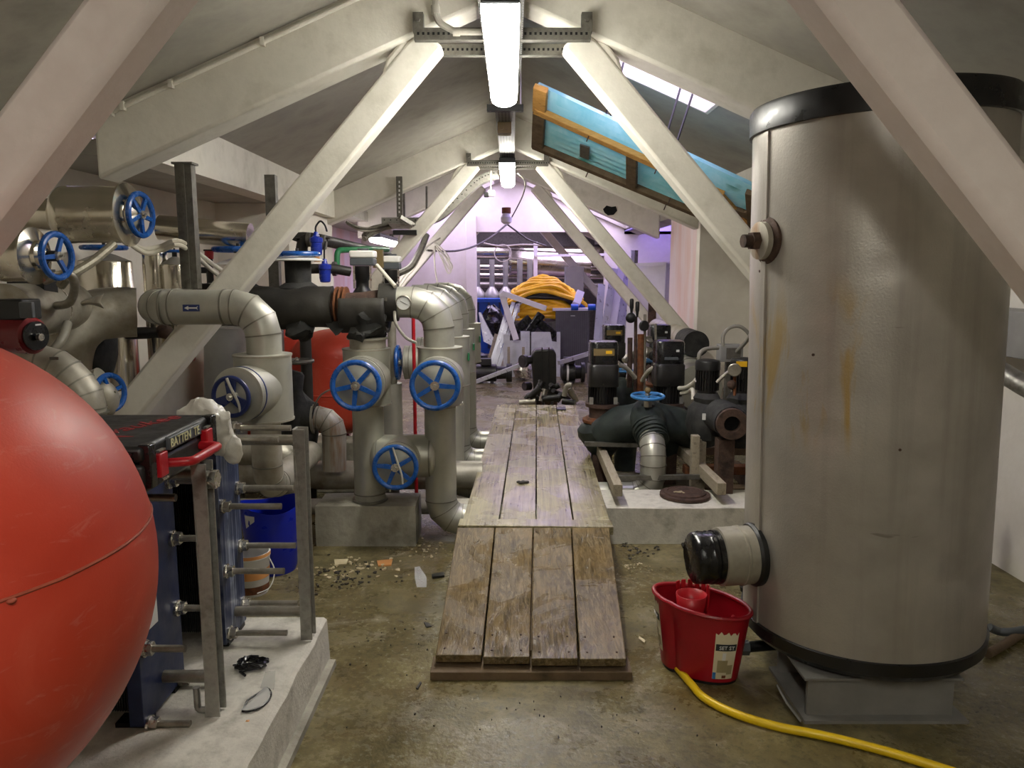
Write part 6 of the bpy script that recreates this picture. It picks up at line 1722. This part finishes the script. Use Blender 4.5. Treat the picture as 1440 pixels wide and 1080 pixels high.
# ------------------------------------------------------------------ far plant room
YB = 16.4
for i, (u, r) in enumerate(((672, .05), (692, .055), (711, .055), (731, .06), (745, .06))):
    c = P(u, 420, YB); zc_ = P(u, 408, YB).z; top = P(u, 365, YB).z
    t = thing('steel_riser', ['shiny riser with cone reducer in the far room, at the white jamb', 'shiny riser with cone reducer in the far room, second from the jamb', 'shiny riser with cone reducer in the far room, third from the jamb', 'shiny riser with wide cone reducer under the big drum', 'shiny riser with cone reducer half hidden by the hoses'][i], 'pipe', (c.x, YB, zc_ - .9), 'shiny risers in the far room')
    MB().lathe((c.x, YB, zc_ - .95), (0, 0, 1), [(.075, 0), (.075, .5), (.16, .56), (.165, .8), (.16, .88), (r, 1.02), (r, top - zc_ + .95)], 28).part('reducer_pipe', 'clad', t)
    MB().cyl((c.x, YB, zc_ - .42), (c.x, YB, zc_ - .40), .17, n=28).part('flange', 'black', t)
    MB().cyl((c.x, YB, zc_ - .75), (c.x, YB, zc_ - .6), .1, n=20).part('pump_body', 'rusty', t)
t = thing('steel_drum_pipe', 'large shiny horizontal drum pipe high in the far room', 'pipe', P(740, 380, 16.7))
MB().cyl(P(717, 368, 16.7), P(830, 374, 16.7), .27, n=36).part('drum', 'stainless', t)
MB().cyl(P(716, 368, 16.7), P(719, 368, 16.7), .3, n=36).part('end_rim', 'bright_steel', t)
for v in (354, 375, 387, 400): MB().cyl(P(640, v, 17.3), P(850, v + 2, 17.3), .07 if v > 360 else .14, n=20).thing('steel_pipe', 'stainless' if v < 390 else 'steel', {354: 'topmost horizontal pipe in the far room', 375: 'second horizontal pipe down in the far room', 387: 'third horizontal pipe down in the far room', 400: 'lowest thin horizontal pipe in the far room'}[v], 'pipe', 'horizontal pipes in the far room')
t = thing('blue_machine', 'bright blue machine frame at the floor of the far room', 'machine', P(684, 470, 15.6))
a, b_ = P(660, 425, 15.6), P(708, 460, 15.6)
MB().bbox((a.x, 15.6, 0), (b_.x, 16.1, a.z)).part('housing', 'blue_machine', t, smooth=False)
MB().bbox((a.x, 15.55, a.z), (b_.x + .05, 16.15, a.z + .07)).part('top_beam', 'blue_machine', t, smooth=False)
for u in (668, 684, 700): MB().bbox((P(u, 0, 15.5).x, 15.55, .1), (P(u + 3, 0, 15.5).x, 15.6, a.z)).part('stiffener', 'navy_paint', t, smooth=False)
q = MB().ell(P(692, 455, 14.3), (.2, .2, .36), 20, 14); q.bulge(.09, 6); q.bulge(.03, 20)
q.thing('refuse_bag', 'black_gloss', 'crumpled black refuse bag in the far room opening', 'bag')
q = MB().prism([P(673, 440, 14.0), P(676, 440, 14.0), P(702, 492, 13.9), P(680, 480, 13.9)], (0, .2, 0)); q.thing('tipped_sheet', 'alu', 'tipped silver sheet beside the white door jamb', 'sheet', smooth=False)
q = MB().ell(P(668, 506, 13.2), (.2, .15, .12), 18, 12); q.bulge(.06, 7); q.thing('refuse_bag', 'black', 'low black refuse bag beside the white door jamb', 'bag')
a = P(752, 340, 13.5); MB().bbox((a.x - .02, 13.5, 0), (a.x + .05, 13.56, a.z)).thing('white_post', 'white_board', 'slim white post in the far room opening', 'post', smooth=False)
bar('white rail across the far right roof frames', P(752, 360, 13.49), P(850, 358, 13.55), .04, .05, 'white_board')
MB().bbox((P(800, 0, 14.4).x, 14.4, 0), (P(826, 0, 14.4).x, 14.9, P(810, 375, 14.4).z)).thing('grey_cabinet', 'grey_duct', 'tall grey cabinet seen past the far opening', 'cabinet', smooth=False)
q = MB().bbox((P(647, 0, 12.8).x, 12.8, 0), (P(661, 0, 12.8).x, 12.9, P(650, 433, 12.8).z)); q.thing('brown_board', 'wood_dark', 'brown board leaning by the white door jamb', 'board', smooth=False)

# ================================================================== TRAYS, CABLES AND THE FAR LAMP ON THE LEFT
t = thing('bent_cable_tray', 'grey punched cable tray sweeping up beside the far left frame leg', 'cable tray', P(620, 300, 8.55))
path, _ = route([P(538, 312, 8.55), P(612, 312, 8.55), P(676, 252, 8.55), P(700, 245, 8.55)], .45, 6)
for i in range(len(path) - 1):
    MB().beam(path[i], path[i + 1] + (path[i + 1] - path[i]) * .02, .15, .085, up=(0, 0, 1)).part('tray_segment', 'galv', t, smooth=False)
    d = path[i + 1] - path[i]; n_ = max(1, int(d.length / .06))
    for k in range(n_):
        p = path[i] + d * ((k + .5) / n_); MB().box(p + V(0, -.0765, .015), (.014, .002, .01)).part('punched_slot', 'dark_hole', t, smooth=False)
t = thing('strut_bracket', 'dark slotted steel strut bracket hanging below the second rafter', 'bracket', P(565, 320, 8.15))
MB().bbox(P(558, 305, 8.14), P(565, 248, 8.14) + V(0, .04, 0)).part('strut', 'galv_dark', t, smooth=False)
MB().bbox(P(566, 305, 8.5), P(569, 262, 8.5) + V(0, .03, 0)).part('strut', 'galv_dark', t, smooth=False)
MB().beam(P(562, 305, 8.14), P(590, 322, 8.3), .05, .04).part('cross_strut', 'galv', t, smooth=False)
MB().beam(P(553, 327, 8.2), P(586, 327, 8.2), .05, .05).part('cross_strut', 'black', t, smooth=False)
MB().prism([P(545, 314, 8.2), P(585, 316, 8.2), P(582, 322, 8.4), P(552, 322, 8.4)], (0, .3, .02)).part('tray_floor', 'galv', t, smooth=False)
for k in range(8): MB().box(P(561.5, 256 + k * 6, 8.137), (.014, .002, .022)).part('slot', 'label_white', t, smooth=False)
MB().cyl(P(600, 262, 8.6), P(600, 306, 8.6), .012, n=8).thing('threaded_rod', 'galv_dark', 'thin threaded rod holding the bent cable tray', 'rod')
batten(8.9, 10.4, 'tube lamp low at the left behind the motor actuators', x=P(527, 338, 8.9).x, z=P(527, 341, 8.9).z, w_=.13, m='lamp_far')
for i, pp in enumerate(([P(487, 312, 7.9), P(505, 320, 8.0), P(525, 321, 8.2), P(548, 316, 8.4)], [P(488, 314, 7.95), P(508, 324, 8.05), P(528, 323, 8.25), P(548, 318, 8.45)], [P(512, 332, 8.2), P(520, 323, 8.3), P(535, 319, 8.4), P(552, 317, 8.5)], [P(512, 336, 8.2), P(524, 328, 8.3), P(540, 321, 8.4), P(556, 318, 8.5)])):
    MB().tube(smooth_path(pp, 5), .03 if i > 1 else .014, 8).thing('cable', 'cable_grey' if i % 2 else 'galv_dark', ['thin dark cable entering the bent tray from the left wall', 'thin grey cable entering the bent tray from the left wall', 'thick dark cable arching into the bent tray', 'thick grey cable arching into the bent tray'][i], 'cable', 'cables entering the bent tray')
labs = ['white cable looped over the second far leg, longest loop', 'white cable looped over the second far leg, middle loop', 'white cable looped over the second far leg, shortest loop', 'white cable hanging straight below the far leg', 'pale cable running down along the far leg, front', 'pale cable running down along the far leg, behind', 'dark cable bundle under the bent tray', 'white cable curl below the strut bracket', 'white cable curl beside the strut bracket']
pps = [[P(612, 345, 10.42), P(625, 360, 10.1), P(634, 378, 10.1), P(630, 384, 10.1), P(622, 365, 10.1), P(614, 350, 10.2)],
       [P(612, 343, 10.42), P(628, 362, 10.1), P(636, 374, 10.1), P(632, 378, 10.1), P(620, 358, 10.1)],
       [P(610, 340, 10.42), P(624, 352, 10.1), P(632, 364, 10.1), P(627, 366, 10.1)],
       [P(612, 345, 10.42), P(611, 365, 10.0), P(613, 385, 10.0), P(617, 405, 10.0)],
       [P(618, 335, 10.42), P(594, 352, 9.8), P(580, 372, 9.7), P(563, 395, 9.6), P(556, 405, 9.6)],
       [P(620, 334, 10.42), P(598, 350, 9.85), P(584, 375, 9.75), P(570, 392, 9.7), P(560, 408, 9.6)],
       [P(600, 330, 9.6), P(592, 350, 9.5), P(578, 375, 9.4), P(560, 385, 9.3), P(552, 392, 9.2)],
       [P(562, 330, 8.6), P(560, 345, 8.6), P(566, 352, 8.6), P(572, 340, 8.6), P(576, 328, 8.6)],
       [P(568, 330, 8.7), P(566, 340, 8.7), P(572, 348, 8.7), P(580, 338, 8.7), P(590, 328, 8.7)]]
for i, pp in enumerate(pps):
    MB().tube(smooth_path(pp, 5), .04 if i == 6 else .010, 7).thing('cable', 'galv_dark' if i == 6 else 'cable_white', labs[i], 'cable', 'cables hanging at the far left')
for i, pp in enumerate(([P(600, 352, 10.3), P(640, 353, 10.8), P(670, 345, 11.4), P(695, 330, 12.0), P(712, 316, 12.3)], [P(714, 316, 12.3), P(730, 328, 12.2), P(745, 338, 12.2), P(768, 346, 12.3)], [P(680, 342, 13.0), P(705, 346, 13.0), P(735, 344, 13.0), P(765, 345, 12.8)])):
    MB().tube(smooth_path(pp, 6), .014, 7).thing('cable', 'galv_dark' if i < 2 else 'cable_white', ['dark cable sagging across the far frames from the left', 'dark cable sagging from the ridge to the far right leg', 'pale cable strung across the far plant room opening'][i], 'cable', 'cables strung across the far frames')
MB().torus(P(707, 356, 13.0), (0.1, 1, 0), .14, .01, 28, 6).thing('cable_ring', 'cable_white', 'ring of pale cable hanging in the far opening', 'cable')
t = thing('hanging_socket', 'small white socket box hanging on a cord beside the second lamp', 'socket', P(689, 278, 8.15))
MB().cyl(P(690, 240, 8.15), P(690, 268, 8.15), .008, n=6).part('cord', 'cable_white', t)
MB().box(P(691, 272, 8.15), (.07, .06, .06)).part('socket_box', 'white_plastic', t, bevel=.008)
MB().box(P(684, 274, 8.13), (.05, .05, .05)).part('plug', 'black', t, bevel=.008)
MB().tube(smooth_path([P(728, 243, 8.1), P(738, 255, 8.12), P(736, 272, 8.3), P(728, 290, 9.3), P(720, 305, 10.2)]), .008, 7).thing('cable', 'galv_dark', 'thin dark cable drooping from the second lamp towards the far ridge', 'cable')
t = thing('pendant_lamp', 'unlit round pendant lamp under the far ridge', 'lamp', P(712, 312, 12.0))
MB().cyl(P(712, 292, 12.0), P(712, 300, 12.0), .07, n=18).part('mount', 'rusty', t)
MB().lathe(P(712, 318, 12.0), (0, 0, 1), [(.04, 0.03), (.08, .06), (.09, .13), (.06, .18), (.05, .2)], 22).part('shade', 'white_plastic', t)

# ================================================================== BITS ON THE FLOOR
def scatter(label, c, sx, sy, n, smin, smax, m, seed, z=.0):
    random.seed(seed); q = MB()
    for k in range(n):
        x = c.x + random.gauss(0, sx); y = c.y + random.gauss(0, sy); s = random.uniform(smin, smax)
        a = random.random() * 6.28; pts = []
        for j in range(5):
            r = s * random.uniform(.5, 1); pts.append((x + r * cos(a + j * 1.257), y + r * sin(a + j * 1.257), z + random.uniform(0, .004)))
        q.prism(pts, (0, 0, random.uniform(.002, .007)))
    o = q.thing('debris', m, label, 'debris', smooth=False); o['kind'] = 'stuff'; return o
scatter('pale plaster crumbs scattered on the floor before the left kerb block', PZ(500, 800, 0), .13, .08, 70, .004, .018, 'debris_pale', 1)
scatter('dark grit scattered on the floor before the left kerb block', PZ(480, 812, 0), .13, .1, 80, .004, .016, 'debris_dark', 2)
scatter('pale crumbs on the wet floor by the right kerb block', PZ(893, 798, 0), .05, .03, 26, .003, .01, 'debris_pale', 3)
scatter('dark grit on the wet floor beside the ramp', PZ(892, 775, 0), .06, .06, 30, .004, .014, 'debris_dark', 4)
scatter('fine grit on the floor under the walkway start', PZ(600, 775, 0), .07, .08, 30, .004, .012, 'debris_pale', 5)
scatter('small specks over the open floor left of the ramp', PZ(560, 880, 0), .2, .25, 30, .002, .006, 'debris_dark', 6)
scatter('small specks over the open floor in front of the ramp', PZ(760, 1010, 0), .35, .1, 26, .002, .005, 'debris_dark', 7)
for i, (pts, th, m, lab) in enumerate((
    ([(583, 798), (590, 797), (600, 812), (600, 826), (586, 826), (583, 812)], .002, 'clear', 'translucent plastic shard on the floor left of the ramp'),
    ([(607, 810), (624, 807), (625, 812), (608, 814)], .012, 'black', 'short black plastic piece on the floor left of the ramp'),
    ([(596, 876), (603, 877), (607, 882), (600, 883)], .005, 'debris_dark', 'dark leaf shaped scrap on the floor left of the ramp'),
    ([(585, 969), (591, 960), (593, 961), (588, 970)], .006, 'debris_dark', 'dark splinter on the floor by the ramp corner'),
    ([(899, 897), (908, 903), (906, 906), (898, 900)], .008, 'debris_pale', 'cigarette butt on the floor between ramp and bucket'),
    ([(958, 766), (975, 764), (983, 770), (970, 774), (960, 771)], .012, 'black', 'black rubber scrap lying against the right kerb block'),
    ([(985, 772), (1000, 770), (1000, 774), (988, 776)], .01, 'debris_dark', 'dark splinter beside the taped tank outlet'),
    ([(1040, 824), (1046, 826), (1046, 834), (1041, 831)], .02, 'black', 'small black plug on the floor at the tank side'),
    ([(470, 788), (490, 787), (487, 794), (471, 795)], .006, 'debris_pale', 'flat pale plaster flake before the left kerb block'),
    ([(530, 790), (552, 788), (550, 796), (532, 797)], .008, 'orange_tub', 'crumpled tan paper scrap before the left kerb block'))):
    MB().prism([PZ(u, v, .001) for u, v in pts], (0, 0, th)).thing('floor_scrap', m, lab, 'scrap', smooth=False)
MB().prism([PZ(u, v, .282) for u, v in ((782, 574), (795, 573), (796, 577), (784, 577))], (0, 0, .01)).thing('floor_scrap', 'black', 'dark scrap on the far end of the walkway planks', 'scrap', smooth=False)
